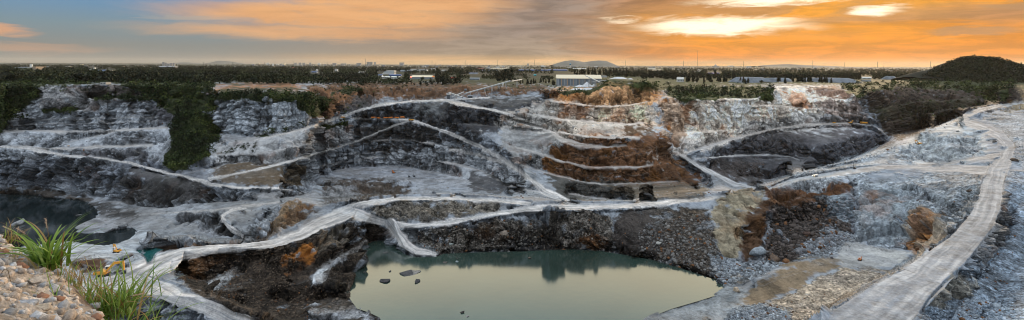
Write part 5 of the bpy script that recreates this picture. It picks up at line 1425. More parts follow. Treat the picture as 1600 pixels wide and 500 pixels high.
for (u, w_, h, lab) in ((256, 3.0, 7.5, 'tallest apartment tower at the left of the distant group'), (259.5, 2.4, 6.2, 'slim apartment tower beside the tallest one'), (264, 3.2, 4.8, 'shorter apartment tower in the middle of the group'), (268, 2.4, 5.8, 'apartment tower right of the shorter one'), (272, 2.6, 6.0, 'right-hand apartment tower of the distant group')):
    B_('apartment_tower', lab, 'tower block', u, 109.3, w_*1.1, h, M_CONC, M_GREY, rt_='flat', rows=8, cols=3, dm=0.8, group='distant apartment towers')
B_('factory_hall', 'dark blue-grey low hall in front of the apartment towers', 'hall', 263, 111.6, 24, 3.0, M_DARKG, M_GREY, cols=6)
B_('house', 'small house with turquoise roof on the left plain', 'house', 321, 115, 3, 2.4, M_WHITE, M_TEAL); B_('house', 'small white house right of the island hill', 'house', 379, 117, 3, 1.8, M_WHITE, M_WHITE)
def mast(u, v, hpx, label, group='thin radio masts on the skyline', wpx=0.35):
    p = at_plain(u, v); k = p.y/FP; h = hpx*k; w_ = wpx*k
    t = thing('radio_mast', label, 'mast', p, 0, group)
    b = MB()
    for a in range(3):
        an = a*2.094; b.cyl((math.cos(an)*w_, math.sin(an)*w_, -1), (math.cos(an)*w_*0.3, math.sin(an)*w_*0.3, h), w_*0.28, w_*0.22, 5)
    n = 8
    for q in range(n):
        z0 = h*q/n; z1 = h*(q+1)/n; s0 = w_*(1-0.7*q/n); s1 = w_*(1-0.7*(q+1)/n)
        b.cyl((s0, 0, z0), (-0.5*s1, 0.87*s1, z1), w_*0.14, w_*0.14, 4).cyl((-0.5*s0, 0.87*s0, z0), (-0.5*s1, -0.87*s1, z1), w_*0.14, w_*0.14, 4)
    b.build('lattice', M_DARKG, t)
    MB().cyl((0, 0, h), (0, 0, h*1.04), w_*0.3, w_*0.1, 5).build('antenna', M_DARKG, t)
    return t
for q, (u, v, h) in enumerate(((155, 111, 4), (179, 111, 4.5), (205, 110, 5), (239, 109, 5), (318, 107.5, 6), (363, 106.5, 6), (413, 106, 5), (458, 106, 7), (511, 105.5, 7), (571, 105, 11), (675, 104.5, 9), (681, 104, 6), (727, 104, 9), (777, 103.5, 10), (835, 103, 10), (900, 102.5, 9), (977, 102, 10), (1025, 102, 6), (1068, 102, 10), (1162, 101.5, 10), (1270, 101, 12), (1320, 100.5, 9), (1371, 100.5, 10), (1380, 100.3, 4), (1454, 100.5, 11))):
    mast(u, v, h, 'slender lattice radio mast on the distant plain, '+nth(q))
mast(1090, 102, 25, 'tallest and thinnest lattice mast, right under the bright gap in the clouds', None, 0.25)
def water_tower(u, v, hpx, label, tankmat):
    p = at_plain(u, v); k = p.y/FP; h = hpx*k
    t = thing('water_tower', label, 'water tower', p)
    MB().cyl((0, 0, -1), (0, 0, h*0.8), h*0.035, h*0.028, 12).build('shaft', M_WHITE, t)
    MB().cyl((0, 0, h*0.76), (0, 0, h*0.84), h*0.05, h*0.13, 16).cyl((0, 0, h*0.84), (0, 0, h*0.95), h*0.13, h*0.13, 16).cyl((0, 0, h*0.95), (0, 0, h), h*0.13, h*0.03, 16).build('tank', tankmat, t)
water_tower(495, 124.5, 13, 'white pole-like water tower above the brown cutting', M_WHITE)
water_tower(890.5, 109, 11, 'mushroom water tower with blue tank behind the cream-roofed shed', paint('tank blue', (0.10, 0.28, 0.42), 0.5))
p = at_plain(312, 127.5); k_ = p.y/FP
t = thing('signal_tower', 'slim white tower with a blue band among dark trees', 'tower', p)
MB().box((0, 0, 2.6*k_), (1.0*k_, 1.0*k_, 6.2*k_)).build('shaft', M_WHITE, t); MB().box((0, 0, 4.2*k_), (1.1*k_, 1.1*k_, 0.9*k_)).build('band', M_BLUE, t); MB().box((0, 0, 6.2*k_), (1.5*k_, 1.5*k_, 0.6*k_)).build('cap', M_WHITE, t)
items = [(427, 120, 8, 3.0, M_WHITE, M_TEAL, 'house', 'pale house with green roof above the cutting'), (460, 109.5, 7, 1.6, M_TAN, M_REDR, 'hall', 'long reddish hall left of centre'), (428, 110.5, 3, 3.5, M_TAN, M_TAN, 'block', 'narrow brown block left of centre'),
 (492, 117, 9, 2.2, M_GREY, M_BLUE, 'shed', 'blue-roofed shed beside the white pole-like water tower'), (526, 115.5, 4, 5.0, M_WHITE, M_WHITE, 'tower', 'small white tower among trees left of centre'), (517, 116, 3, 1.8, M_WHITE, M_WHITE, 'house', 'little white house left of the small white tower'), (565, 117, 8, 2.6, M_WHITE, M_WHITE, 'house', 'white house half hidden by trees left of the ribbed hall'),
 (504, 127.5, 6, 1.8, M_WHITE, M_GREY, 'shed', 'low shed at the foot of the white water tower'), (592, 121, 12, 2.6, M_WHITE, M_BLUE, 'shed', 'low white shed with blue roof left of the lit shed'),
 (611, 124, 27, 3.4, M_WHITE, M_WHITE, 'hall', 'long low white hall nearest the brown rim'), (618, 120, 18, 2.2, M_BLUE, M_BLUE, 'hall', 'blue-roofed hall behind the long low white one'), (635, 113.5, 18, 3.0, M_GREY, M_GREY, 'hall', 'long grey hall right of the ribbed white one'),
 (655, 112, 26, 2.2, M_WHITE, M_GREY, 'hall', 'pale hall with grey roof in the middle distance'), (677, 112, 8, 4.2, M_WHITE, M_WHITE, 'block', 'white cube-like block right of centre-left'), (694, 112, 7, 1.8, M_WHITE, M_WHITE, 'house', 'small white house right of the cube-like block'),
 (708, 124, 8, 3.2, M_REDR, M_REDR, 'house', 'red-roofed house before the dark trees'), (742, 125, 15, 3.4, M_GREY, M_GREY, 'shed', 'grey open shed left of the casuarina block'), (740, 116, 14, 2.0, M_WHITE, M_BLUE, 'hall', 'bright blue-roofed hall left of the casuarina block'), (716, 114, 8, 1.8, M_TAN, M_REDR, 'hall', 'low hall with reddish roof'),
 (765, 111.5, 26, 2.2, M_WHITE, M_BLUE, 'hall', 'long white-and-blue hall beyond the casuarina block'), (780, 108.5, 24, 2.4, M_CREAM, M_CREAM, 'hall', 'cream hall with triangular end beyond the casuarina block'), (750, 108, 12, 1.6, M_TAN, M_REDR, 'hall', 'rust-roofed hall left of the cream one'),
 (835, 110, 52, 1.9, M_BLUE, M_BLUE, 'hall', 'very long blue-roofed hall left of the mushroom water tower'), (871, 109.5, 30, 1.8, M_BLUE, M_BLUE, 'hall', 'second long blue-roofed hall, touching the mushroom tower'), (836, 118, 4, 2.6, M_TEAL, M_TEAL, 'hut', 'tiny turquoise hut among the low trees'),
 (905, 107, 22, 2.0, M_CREAM, M_WHITE, 'hall', 'cream hall behind the casuarina row'), (944, 119, 8, 2.4, M_WHITE, M_GREY, 'shed', 'small white shed at the right end of the cream-roofed shed'),
 (1018, 105.5, 12, 1.8, M_WHITE, M_CREAM, 'hall', 'sunlit pale hall under the orange sky'), (1027, 107.5, 14, 1.4, M_CREAM, M_CREAM, 'hall', 'second sunlit pale hall just in front'), (1066, 111, 7, 1.6, M_WHITE, M_WHITE, 'house', 'white roof glinting left of the violet-roofed hall'), (1088, 110.5, 9, 2.4, M_WHITE, M_WHITE, 'house', 'white gabled house left of the violet-roofed hall'),
 (1115, 112.5, 17, 2.4, M_WHITE, M_PURP, 'hall', 'violet-roofed hall before the long dark wood'), (1063, 125, 10, 7.0, M_WHITE, M_WHITE, 'house', 'small white house with a dark opening on the rim'),
 (1353, 118, 14, 3.6, M_WHITE, M_WHITE, 'hall', 'flat white-roofed hall on the right plain'), (1353, 121.5, 13, 2.2, M_GREY, M_TARP, 'shed', 'grey shed in front of the flat white-roofed hall'),
 (1142, 101, 9, 2.0, M_WHITE, M_WHITE, 'block', 'white block on the skyline right of the temple-like building'), (1170, 102, 7, 2.4, M_WHITE, M_WHITE, 'block', 'pale block beyond the long dark wood'),
 (1524, 113, 6, 2.4, M_WHITE, M_WHITE, 'house', 'white house at the foot of the wooded hill'), (1537, 115, 8, 2.8, M_WHITE, M_GREY, 'house', 'grey-and-white house at the foot of the wooded hill'), (1516, 112, 5, 1.8, M_CREAM, M_TAN, 'house', 'small cream house at the foot of the wooded hill'), (1566, 112, 8, 4.0, M_DARKG, M_TEAL, 'shed', 'dark shed with teal roof right of the hill foot'), (1574, 111, 4, 3.5, M_TAN, M_TEAL, 'shed', 'small teal-roofed shed at the right edge of the hill foot')]
for (u, v, w_, h, wl, rf, cat, lab) in items:
    nm = {'house': 'house', 'hall': 'factory_hall', 'shed': 'low_shed', 'block': 'office_block', 'tower': 'tower_house', 'hut': 'hut'}[cat]
    B_(nm, lab, cat, u, v, w_, h, wl, rf, dm=0.4, rt_='flat' if cat in ('block', 'tower') else 'gable', cols=4 if w_ < 12 else 7)
# ribbed white hall
p = at_plain(609, 117.5); k_ = p.y/FP
t = thing('ribbed_hall', 'white hall with a stepped roof and horizontal grey bands', 'hall', p)
for q in range(4): MB().box(((-1+q*0.6)*k_, q*8*k_*0.3, (0.6+1.5*q)*k_), ((19-2.2*q)*k_, 14*k_, 1.1*k_)).build('roof_step', M_WHITE, t)
MB().box((0, 3*k_, 2.2*k_), (16*k_, 12*k_, 4.6*k_)).build('wall', M_GREY, t)
# lit shed
p = at_plain(661, 124.5); k_ = p.y/FP
t = thing('lit_shed', 'shed with pale roof, glowing red lamp on its left corner', 'shed', p)
MB().box((0, 0, 1.4*k_), (33*k_, 16*k_, 3.4*k_)).build('wall', M_GREY, t)
MB().prism([(-8.5*k_, 3.0*k_), (8.5*k_, 3.0*k_), (0, 5.6*k_)], -17*k_, 15*k_, axis='X').build('roof', M_CREAM, t)
MB().prism([(-6*k_, 3.1*k_), (6*k_, 3.1*k_), (0, 5.0*k_)], 15*k_, 17.5*k_, axis='X').build('gable_end', M_ORNG, t)
ml, ntl, bl, bsl = new_mat('red lamp'); bsl.inputs['Emission Color'].default_value = (1, 0.12, 0.04, 1); bsl.inputs['Emission Strength'].default_value = 3
MB().box((-17*k_, -8.3*k_, 3.4*k_), (1.6*k_, 0.4*k_, 1.8*k_)).build('lamp', ml, t)
# temple-like
p = at_plain(1118, 102.5); k_ = p.y/FP
t = thing('domed_building', 'pale domed building with a small spire on the orange skyline', 'temple', p)
MB().box((0, 0, 1.4*k_), (9*k_, 6*k_, 3.0*k_)).build('wall', M_CONC, t)
MB().cyl((0, 0, 2.9*k_), (0, 0, 4.2*k_), 2.2*k_, 1.4*k_, 16).cyl((0, 0, 4.2*k_), (0, 0, 5.0*k_), 1.4*k_, 0.4*k_, 16).build('dome', M_CONC, t)
MB().cyl((0, 0, 5.0*k_), (0, 0, 6.4*k_), 0.25*k_, 0.06*k_, 6).build('spire', M_CONC, t)
# town on the horizon
rc = random.Random(21)
tmpl = {}
def town(u0, u1, n, v0, v1, wmax, hmax, grp, lab):
    for q, u in enumerate(sorted(rc.uniform(u0, u1) for _ in range(n))):
        v = rc.uniform(v0, v1); w_ = rc.uniform(1.4, wmax); h = rc.uniform(0.8, hmax*1.15)
        m_ = rc.choice([M_WHITE, M_CONC, M_TAN, M_CREAM, M_CONC, M_GREY])
        p = at_plain(u, v); k = p.y/FP
        b = MB(); W_, D_q, H_ = w_*k, w_*k*0.5, h*k
        b.box((0, 0, H_/2-1), (W_, D_q, H_+2)).box((W_*0.2, 0, H_+H_*0.08), (W_*0.3, D_q*0.5, H_*0.16))
        for z in range(2):
            b.box((0, -D_q/2, H_*(0.35+0.35*z)), (W_*0.98, D_q*0.06, H_*0.07))
        o = b.build('town_block', m_); o.location = p; tag(o, lab+', '+nth(q), 'building', grp)
town(395, 600, 44, 104.6, 107.5, 5, 2.6, 'town blocks left of centre', 'tiny pale town block left of centre')
town(600, 860, 60, 104, 108, 6, 2.4, 'town blocks at centre', 'tiny pale town block at centre')
town(860, 1180, 44, 102.5, 107, 7, 1.6, 'town blocks under the orange glow', 'tiny block in the golden haze')
town(1180, 1470, 50, 101.5, 106, 7, 1.6, 'town blocks on the right', 'tiny pale block in the haze on the right plain')
town(60, 390, 34, 109, 113, 6, 1.8, 'low buildings on the left plain', 'small pale building among the left woods')
for (u, v, w_, h, lab) in ((462, 105.5, 4, 4, 'leftmost of the town towers left of centre'), (469, 105.5, 4, 4.2, 'second town tower left of centre'), (475, 105.5, 4, 4.0, 'third town tower left of centre'), (485, 105.5, 3, 4.4, 'slim town tower right of the row of three'), (523, 105, 6, 3.6, 'broad town block between the masts'), (537, 105, 8, 3.2, 'wide low town block between the masts'), (561, 104.8, 7, 4.0, 'town block left of the twin slabs'), (578, 104.5, 9, 5.5, 'large twin slab block on the skyline'), (586, 104.5, 2.5, 5.5, 'narrow slab right of the large twin block'), (628, 103.8, 7, 4.4, 'twin-topped town block at centre-left'), (825, 103, 3, 4.0, 'single town tower left of the two-humped hill')):
    B_('town_tower', lab, 'tower block', u, v, w_, h, M_CONC, M_GREY, rt_='flat', rows=4, cols=4, dm=0.5)

# ---- the cream-roofed shed, its loading belt and stockpiles
p = surf(905, 132.5); k_ = p.y/FP; p.z = surf(905, 131).z
t = thing('storage_shed', 'long grey-walled storage shed with a cream roof on the rim', 'shed', p, -0.03)
Wd, Hh, Dd = 69*k_, 11.5*k_, 26*k_
MB().box((0, Dd/2, Hh/2-0.5), (Wd, Dd, Hh+1)).build('wall', M_GREY, t)
MB().prism([(-1.0, Hh-0.1), (Dd+1, Hh-0.1), (Dd/2, Hh+5.5*k_)], -Wd/2-0.8, Wd/2+0.8, axis='X').build('roof', M_CREAM, t)
MB().box((0, -0.12, Hh*0.985), (Wd, 0.2, 0.5)).build('eaves_beam', M_CREAM, t)
for q in range(15):
    x_ = -Wd/2+Wd*(q+0.5)/15
    (MB().box((x_, -0.08, Hh/2), (0.35, 0.25, Hh))).build('column', M_YEL if q % 2 else M_STEEL, t)
for q in range(14):
    x_ = -Wd/2+Wd*(q+1)/15; MB().box((x_, -0.05, Hh*0.5), (Wd/15*0.72, 0.1, Hh*0.8)).build('panel', paint('panel %d' % q, (0.13+0.03*(q % 3), 0.16+0.03*(q % 3), 0.19+0.03*(q % 3)), 0.5) if q < 3 else bpy.data.materials['panel %d' % (q % 3)], t)
def conveyor(name, label, A, Bp, w_=1.6, legs=4, cover=M_STEEL, group=None):
    A = Vector(A); Bp = Vector(Bp); t = thing(name, label, 'conveyor', A, 0, group)
    d = Bp-A
    MB().beam((0, 0, 0), d, w_, w_*0.5).build('gallery', cover, t)
    MB().beam(Vector((0, 0, w_*0.35)), d+Vector((0, 0, w_*0.35)), w_*0.7, w_*0.2).build('belt', M_WHITE, t)
    for q in range(legs):
        f = (q+0.7)/(legs+0.4); c = d*f; g = 0
        pz = A.z+c.z
        gz = ground_z(A.x+c.x, A.y+c.y)-A.z
        if c.z-gz > 1.0:
            MB().beam(c+Vector((0, 0, -w_*0.2)), (c.x-1.2, c.y, gz-0.5), 0.45).beam(c+Vector((0, 0, -w_*0.2)), (c.x+1.2, c.y, gz-0.5), 0.45).build('trestle', M_STEEL, t)
    MB().cyl((d.x, d.y-w_*0.6, d.z), (d.x, d.y+w_*0.6, d.z), w_*0.4, w_*0.4, 10).build('drum', M_DARKG, t)
    return t
def ground_z(x_, y_):
    s_ = x_*FP/y_; j = min(NS-1, max(0, int(np.searchsorted(s_ax, s_))))
    i = int(np.argmin(np.abs(Y2[:, j]-y_))); return float(Z2[i, j])
def over(u, v, u2, v2):
    """point on sight line u,v at the distance of the ground seen at u2,v2"""
    g = surf(u2, v2); s_, t_ = st(u, v); return Vector((s_*g.y/FP, g.y, HC-t_*g.y/FP))
conveyor('loading_conveyor', 'slanting loading conveyor in front of the cream-roofed shed', over(937, 127, 937, 136), over(915, 117, 915, 136), 1.3, 2)
conveyor('small_conveyor', 'short conveyor leading to the grey pile right of the shed', over(947, 124, 940, 137), over(925, 127, 925, 137), 1.0, 2)
conveyor('long_conveyor', 'long covered conveyor climbing from the junction tower to the trees', over(727, 147, 727, 151), over(798, 126.5, 780, 140), 1.9, 6, M_STEEL)
conveyor('end_conveyor', 'end stretch of conveyor disappearing left of the low trees', over(800, 127, 800, 136), over(816, 124, 816, 134), 1.6, 1)
conveyor('crossing_conveyor', 'conveyor sloping down left to right across the long one', over(702, 145.5, 702, 152), over(723, 153, 723, 155), 1.4, 1)
conveyor('low_conveyor', 'short conveyor sloping up to the foot of the long one', over(707, 153, 707, 155), over(725, 144.5, 727, 151), 1.4, 1)
p = surf(701, 155); k_ = p.y/FP
t = thing('junction_tower', 'dark junction tower with white cabin where the conveyors cross', 'tower', p)
MB().box((0, 0, 3.2*k_), (4.6*k_, 3*k_, 7*k_)).build('frame', M_DARKG, t); MB().box((0, 0, 8.0*k_), (5.6*k_, 3.4*k_, 2.4*k_)).build('cabin', M_WHITE, t); MB().box((0, -1.75*k_, 8.0*k_), (3*k_, 0.1, 1.0*k_)).build('window', M_GLASS, t)
for (u, v, w_, h, lab) in ((728, 144, 4, 4, 'small dark drive house on the long conveyor'), (735, 153, 7, 4.5, 'dark transformer hut beside the crossing conveyors'), (786, 133, 2, 3, 'white kiosk under the upper end of the long conveyor')):
    p = surf(u, v) if u != 728 else over(728, 143.5, 727, 151); k_ = p.y/FP
    t = thing('plant_hut', lab, 'hut', p); MB().box((0, 0, h*k_*0.4), (w_*k_, 2.5*k_, h*k_*0.8)).build('wall', M_WHITE if u == 786 else M_DARKG, t); MB().prism([(-1.5*k_, h*k_*0.8), (1.5*k_, h*k_*0.8), (0, h*k_)], -w_*k_*0.55, w_*k_*0.55, axis='X').build('roof', M_WHITE if u == 786 else M_GREY, t)
def heap(u, v, wpx, hpx, label, mat=None, name='stone_pile', group=None, seed=1, depth=0.8, flat_top=0.0):
    p = surf(u, v); k = p.y/FP; n = 40; m = 14; V = []; r = np.random.default_rng(seed)
    R_ = wpx*k/2; H_ = hpx*k
    for i in range(m):
        f = i/(m-1)
        for j in range(n):
            a_ = j/n*2*math.pi; w1 = 1+0.12*math.sin(a_*3+seed)+0.07*math.sin(a_*7+seed*2)+r.normal()*0.015
            zz = H_*min(1.0, (1-f)*(1+flat_top)) if f > 0 else H_
            V.append((math.cos(a_)*R_*f*w1, math.sin(a_)*R_*depth*f*w1, zz*(1+r.normal()*0.02)-0.6*f))
    I = np.arange(m*n).reshape(m, n); F = np.stack([I[:-1], I[1:], np.roll(I[1:], -1, 1), np.roll(I[:-1], -1, 1)], -1).reshape(-1, 4)
    o = link(name, fast_mesh(name, np.array(V), F4=F, mats=(mat or M_GRIT,), smooth=False)); o.location = p
    return tag(o, label, 'stone pile', group)
heap(917, 134, 20, 8, 'tall pointed white gravel pile before the cream-roofed shed', seed=1)
heap(906, 134, 20, 3.5, 'low white gravel heap left of the pointed one', seed=2)
heap(928, 133, 10, 4, 'small white heap right of the pointed one', seed=3)
heap(903, 139, 24, 2.5, 'broad pale apron of crushed stone at the rim below the shed', seed=4, depth=1.5, flat_top=1.2)
heap(920, 138, 26, 2.5, 'pale crushed-stone bank curving up along the rim', seed=8, depth=1.2, flat_top=0.8)
heap(968, 121.5, 30, 3.2, 'white-grey crushed stone heap on top of the rusty mound', seed=5, depth=0.7, flat_top=0.6)
heap(985, 122, 12, 2.2, 'small white-grey heap at the right end of the rusty mound', seed=6)
heap(1172, 124.5, 60, 8, 'pale blue-grey stockpile between two groups of casuarinas', M_TARP, seed=7, flat_top=1.6, depth=0.8, name='stockpile')
heap(1290, 123, 96, 6.5, 'longest blue-grey stockpile behind the line of casuarinas', M_TARP, seed=9, flat_top=1.8, depth=0.5, name='stockpile')
heap(1215, 123, 54, 6, 'blue-grey stockpile at the left behind the line of casuarinas', M_TARP, seed=11, flat_top=1.6, depth=0.6, name='stockpile')
heap(1391, 118, 26, 5, 'small blue-grey stockpile left of the wooded hill', M_TARP, seed=12, flat_top=0.8, name='stockpile')
heap(1520, 111, 80, 3, 'reddish low bank under the wooded hill', paint('red earth', (0.12, 0.07, 0.05), 0.95), seed=14, flat_top=1.5, depth=0.4, name='earth_bank')

# ================================================================== machines
def excavator(label, loc, rz, sc=1.0, paintm=None, name='excavator', swing=0.0, pose='dig', group=None):
    pm = paintm or M_YEL
    t = thing(name, label, 'excavator', loc, rz, group, sc)
    for sy in (-1, 1):
        b = MB(); b.prism([(-1.9, 0.35), (-1.6, 0.05), (1.6, 0.05), (1.95, 0.35), (1.7, 0.85), (-1.7, 0.85)], sy*1.15-0.3, sy*1.15+0.3)
        tr = b.build('track', M_BLACK, t, bevel=0.04)
        w_ = MB()
        for q in range(6): w_.cyl((-1.4+q*0.56, sy*1.15-0.33, 0.28), (-1.4+q*0.56, sy*1.15+0.33, 0.28), 0.17, 0.17, 10)
        w_.build('roller', M_DARKG, tr)
    MB().box((0, 0, 0.65), (2.4, 1.9, 0.4)).cyl((0, 0, 0.8), (0, 0, 1.0), 0.8, 0.8, 16).build('undercarriage', M_DARKG, t)
    Rz = Matrix.Rotation(swing, 3, 'Z')
    def part(b, nm, m, bev=0.0, par=None):
        b.v = [tuple(Rz @ Vector(v)) for v in b.v]; return b.build(nm, m, par or t, bevel=bev)
    part(MB().prism([(-2.6, 1.05), (0.9, 1.05), (0.9, 1.9), (-1.2, 2.05), (-2.6, 1.9)], -1.3, 1.3), 'body', pm, 0.07)
    part(MB().prism([(-2.75, 1.0), (-2.1, 1.0), (-2.1, 1.95), (-2.75, 1.75)], -1.25, 1.25), 'counterweight', M_DARKG if pm is not M_YEL else pm, 0.06)
    cb = part(MB().prism([(-0.3, 1.5), (1.25, 1.5), (1.3, 2.2), (1.0, 3.0), (-0.25, 3.05)], 0.35, 1.3), 'cab', M_WHITE if pm is M_YEL else pm, 0.05)
    part(MB().prism([(0.0, 2.1), (1.24, 2.1), (0.95, 2.88), (0.0, 2.9)], 0.33, 1.32), 'cab_window', M_GLASS, 0, cb)
    part(MB().box((-1.5, -0.4, 2.1), (1.6, 1.3, 0.25)).cyl((-1.9, 0.6, 2.0), (-1.9, 0.6, 2.6), 0.07, 0.07, 8), 'engine_cover', M_DARKG, 0.02)
    if pose == 'dig': P0, P1, P2, P3 = (0.7, 1.7), (3.0, 4.3), (5.8, 4.5), (5.9, 1.9)
    elif pose == 'tuck': P0, P1, P2, P3 = (0.7, 1.7), (2.2, 4.0), (3.9, 3.9), (3.2, 1.6)
    else: P0, P1, P2, P3 = (0.7, 1.7), (2.6, 4.6), (5.0, 5.6), (5.9, 3.0)
    def seg(a, b_, wa, wb, nm, th=0.32):
        ax, az = a; bx, bz = b_; d = Vector((bx-ax, bz-az)); d.normalize(); nn = Vector((-d.y, d.x))
        return [(ax+nn.x*wa, az+nn.y*wa), (ax-nn.x*wa, az-nn.y*wa), (bx-nn.x*wb, bz-nn.y*wb), (bx+nn.x*wb, bz+nn.y*wb)]
    b = MB(); b.prism(seg(P0, P1, 0.24, 0.42, ''), -0.6, -0.2).prism(seg(P1, P2, 0.42, 0.2, ''), -0.595, -0.205)
    part(b, 'boom', pm, 0.03)
    part(MB().prism(seg((P2[0]-0.25, P2[1]+0.35), P3, 0.30, 0.14, ''), -0.56, -0.24), 'stick', pm, 0.03)
    b = MB()
    b.cyl((1.1, -0.15, 1.5), (P1[0]*0.8, -0.15, P1[1]*0.72), 0.10, 0.07, 8).cyl((1.1, -0.65, 1.5), (P1[0]*0.8, -0.65, P1[1]*0.72), 0.10, 0.07, 8)
    b.cyl((P1[0]+0.3, -0.4, P1[1]+0.45), (P2[0]-0.2, -0.4, P2[1]+0.6), 0.09, 0.07, 8)
    part(b, 'hydraulic_ram', M_STEEL)
    x_, z_ = P3
    part(MB().prism([(x_-0.15, z_+0.05), (x_+0.45, z_-0.1), (x_+0.35, z_-0.95), (x_-0.55, z_-1.25), (x_-0.95, z_-0.65), (x_-0.6, z_-0.75), (x_-0.3, z_-0.6)], -0.9, 0.1), 'bucket', M_DARKG, 0.03)
    return t
def scale_for(p, wpx, real): return wpx*p.y/FP/real
p = surf(165, 437)
main_ex = excavator('large yellow excavator with its arm stretched out over the grey gravel', p, R(8), scale_for(p, 42, 8.6), pose='dig')
p = surf(184, 402); excavator('yellow excavator with a black cab, seen end-on, on the lower plateau', p, R(115), scale_for(p, 11, 4.0), swing=R(40), pose='tuck')
p = surf(616, 272); excavator('small orange excavator on the centre pit floor', p, R(150), scale_for(p, 6, 5.5), M_ORNG, pose='tuck')
p = surf(1437, 220); excavator('yellow-orange excavator at the top of the grey ramp before the dusty pit wall', p, R(120), scale_for(p, 9, 6.0), pose='tuck')
p = surf(1330, 187.5); excavator('yellow excavator parked at the left on the dark bench road', p, R(20), scale_for(p, 9, 8.0), pose='tuck')
p = surf(1346, 400); excavator('tiny orange-and-white digger on the pale bowl floor', p, R(30), scale_for(p, 8, 6.0), M_ORNG, pose='tuck')
def truck(label, loc, rz, sc, m, group=None, name='dump_truck'):
    t = thing(name, label, 'truck', loc, rz, group, sc)
    MB().box((0, 0, 0.95), (7.2, 1.3, 0.4)).build('chassis', M_DARKG, t)
    cb = MB().prism([(2.2, 1.0), (3.7, 1.0), (3.75, 1.9), (3.4, 2.9), (2.2, 2.9)], -1.15, 1.15).build('cab', m, t, bevel=0.06)
    MB().prism([(2.5, 1.95), (3.77, 1.95), (3.45, 2.7), (2.5, 2.7)], -1.17, 1.17).build('window', M_GLASS, cb)
    MB().prism([(-3.8, 1.4), (-3.2, 1.25), (1.9, 1.25), (2.1, 2.7), (1.0, 2.8), (-3.9, 2.5)], -1.25, 1.25).build('dump_body', m, t, bevel=0.05)
    for x_ in (-2.6, -1.3, 2.8):
        for sy in (-1, 1):
            w_ = MB().cyl((x_, sy*1.2-0.2, 0.55), (x_, sy*1.2+0.2, 0.55), 0.55, 0.55, 16).build('wheel', M_BLACK, t)
            MB().cyl((x_, sy*1.21-0.21, 0.55), (x_, sy*1.21+0.21, 0.55), 0.25, 0.25, 10).build('rim', M_STEEL, w_)
    for sy in (-0.8, 0.8):
        MB().box((3.78, sy, 1.3), (0.06, 0.3, 0.2)).build('headlight', M_WHITE, t)
    return t
labs = ['orange truck at the left end of the row parked under the dark slope', 'second orange truck from the left in the parked row', 'third orange truck from the left in the parked row', 'fourth orange truck from the left in the parked row', 'fifth orange truck from the left in the parked row', 'orange truck at the right end of the parked row']
tr0 = None
for q, u in enumerate((584, 592, 602, 611, 620, 629)):
    p = surf(u, 186.5); a_ = R((10, -15, 170, 5, 160, 20)[q]); s_ = scale_for(p, 7, 7.6)
    if tr0 is None: tr0 = truck(labs[0], p, a_, s_, M_ORNG, 'orange trucks parked in a row')
    else: copy_thing(tr0, p, a_, labs[q], 'orange trucks parked in a row', s_)
tr1 = None
for (u, v, w_, a_, lab) in ((643, 190.5, 8, 170, 'yellow dump truck where the two white haul roads meet'), (535, 187, 6, 200, 'orange truck beside the bend of the upper haul road'), (528, 232, 3, 30, 'tiny truck descending the long diagonal haul road'), (1350, 187, 10, 175, 'yellow loader truck on the dark bench road'), (1304, 187.5, 5, 0, 'small dark yellow truck left on the dark bench road'), (108, 235.5, 3, 10, 'tiny red truck on the left bench')):
    p = surf(u, v); s_ = scale_for(p, w_, 7.6)
    if tr1 is None: tr1 = truck(lab, p, R(a_), s_, M_YEL)
    else: copy_thing(tr1, p, R(a_), lab, None, s_)
p = surf(1275, 271); s_ = scale_for(p, 9, 7.6)
lt = truck('white truck with both headlights lit on the pale ridge road', p, R(200), s_, M_WHITE)
mh, nth, bh, bsh = new_mat('lit headlight'); bsh.inputs['Emission Color'].default_value = (1, 0.75, 0.4, 1); bsh.inputs['Emission Strength'].default_value = 25
for c in children(lt):
    if c.name.startswith('headlight'): c.data = c.data.copy(); c.data.materials.clear(); c.data.materials.append(mh); c.scale = (1, 1.6, 1.8); c.location.z -= 1.0
def drill(label, loc, rz, sc, m, hh=9.0):
    t = thing('drill_rig', label, 'drill rig', loc, rz, None, sc)
    for sy in (-1, 1): MB().prism([(-1.6, 0.3), (-1.3, 0), (1.3, 0), (1.6, 0.3), (1.4, 0.7), (-1.4, 0.7)], sy*1.0-0.25, sy*1.0+0.25).build('track', M_BLACK, t, bevel=0.03)
    MB().box((-0.4, 0, 1.3), (2.8, 1.8, 1.1)).build('body', m, t, bevel=0.06)
    c = MB().box((0.2, 0.5, 2.3), (1.1, 0.9, 1.2)).build('cab', m, t, bevel=0.04); MB().box((0.3, 0.5, 2.45), (1.0, 0.95, 0.6)).build('window', M_GLASS, c)
    b = MB()
    for sy in (-0.18, 0.18): b.beam((1.6, sy-0.3, 0.3), (1.5, sy-0.3, hh), 0.12)
    for q in range(12): b.beam((1.58, -0.48, 0.5+q*hh/13), (1.58, -0.12, 0.9+q*hh/13), 0.07)
    b.build('mast', M_DARKG, t)
    MB().beam((0.6, -0.3, 1.4), (1.5, -0.3, 3.2), 0.18).build('boom', m, t)
    MB().box((1.4, -0.3, hh*0.45), (0.4, 0.4, 1.0)).build('drill_head', M_DARKG, t)
    return t
for (u, v, hpx, lab, m, hh) in ((640, 278.5, 8, 'dark drill rig with raised mast, left of the pair on the pit floor', M_DARKG, 8), (648, 278, 7, 'dark drill rig with raised mast, right of the pair on the pit floor', M_DARKG, 7.5), (1355, 180, 9, 'dark drill rig standing upright on the bend of the bench road', M_DARKG, 9), (1336, 258, 11, 'dark drill rig with a tall mast on the pale ridge road', M_DARKG, 9)):
    p = surf(u, v); drill(lab, p, R(200 if u != 1355 else 20), hpx*p.y/FP/hh, m, hh)
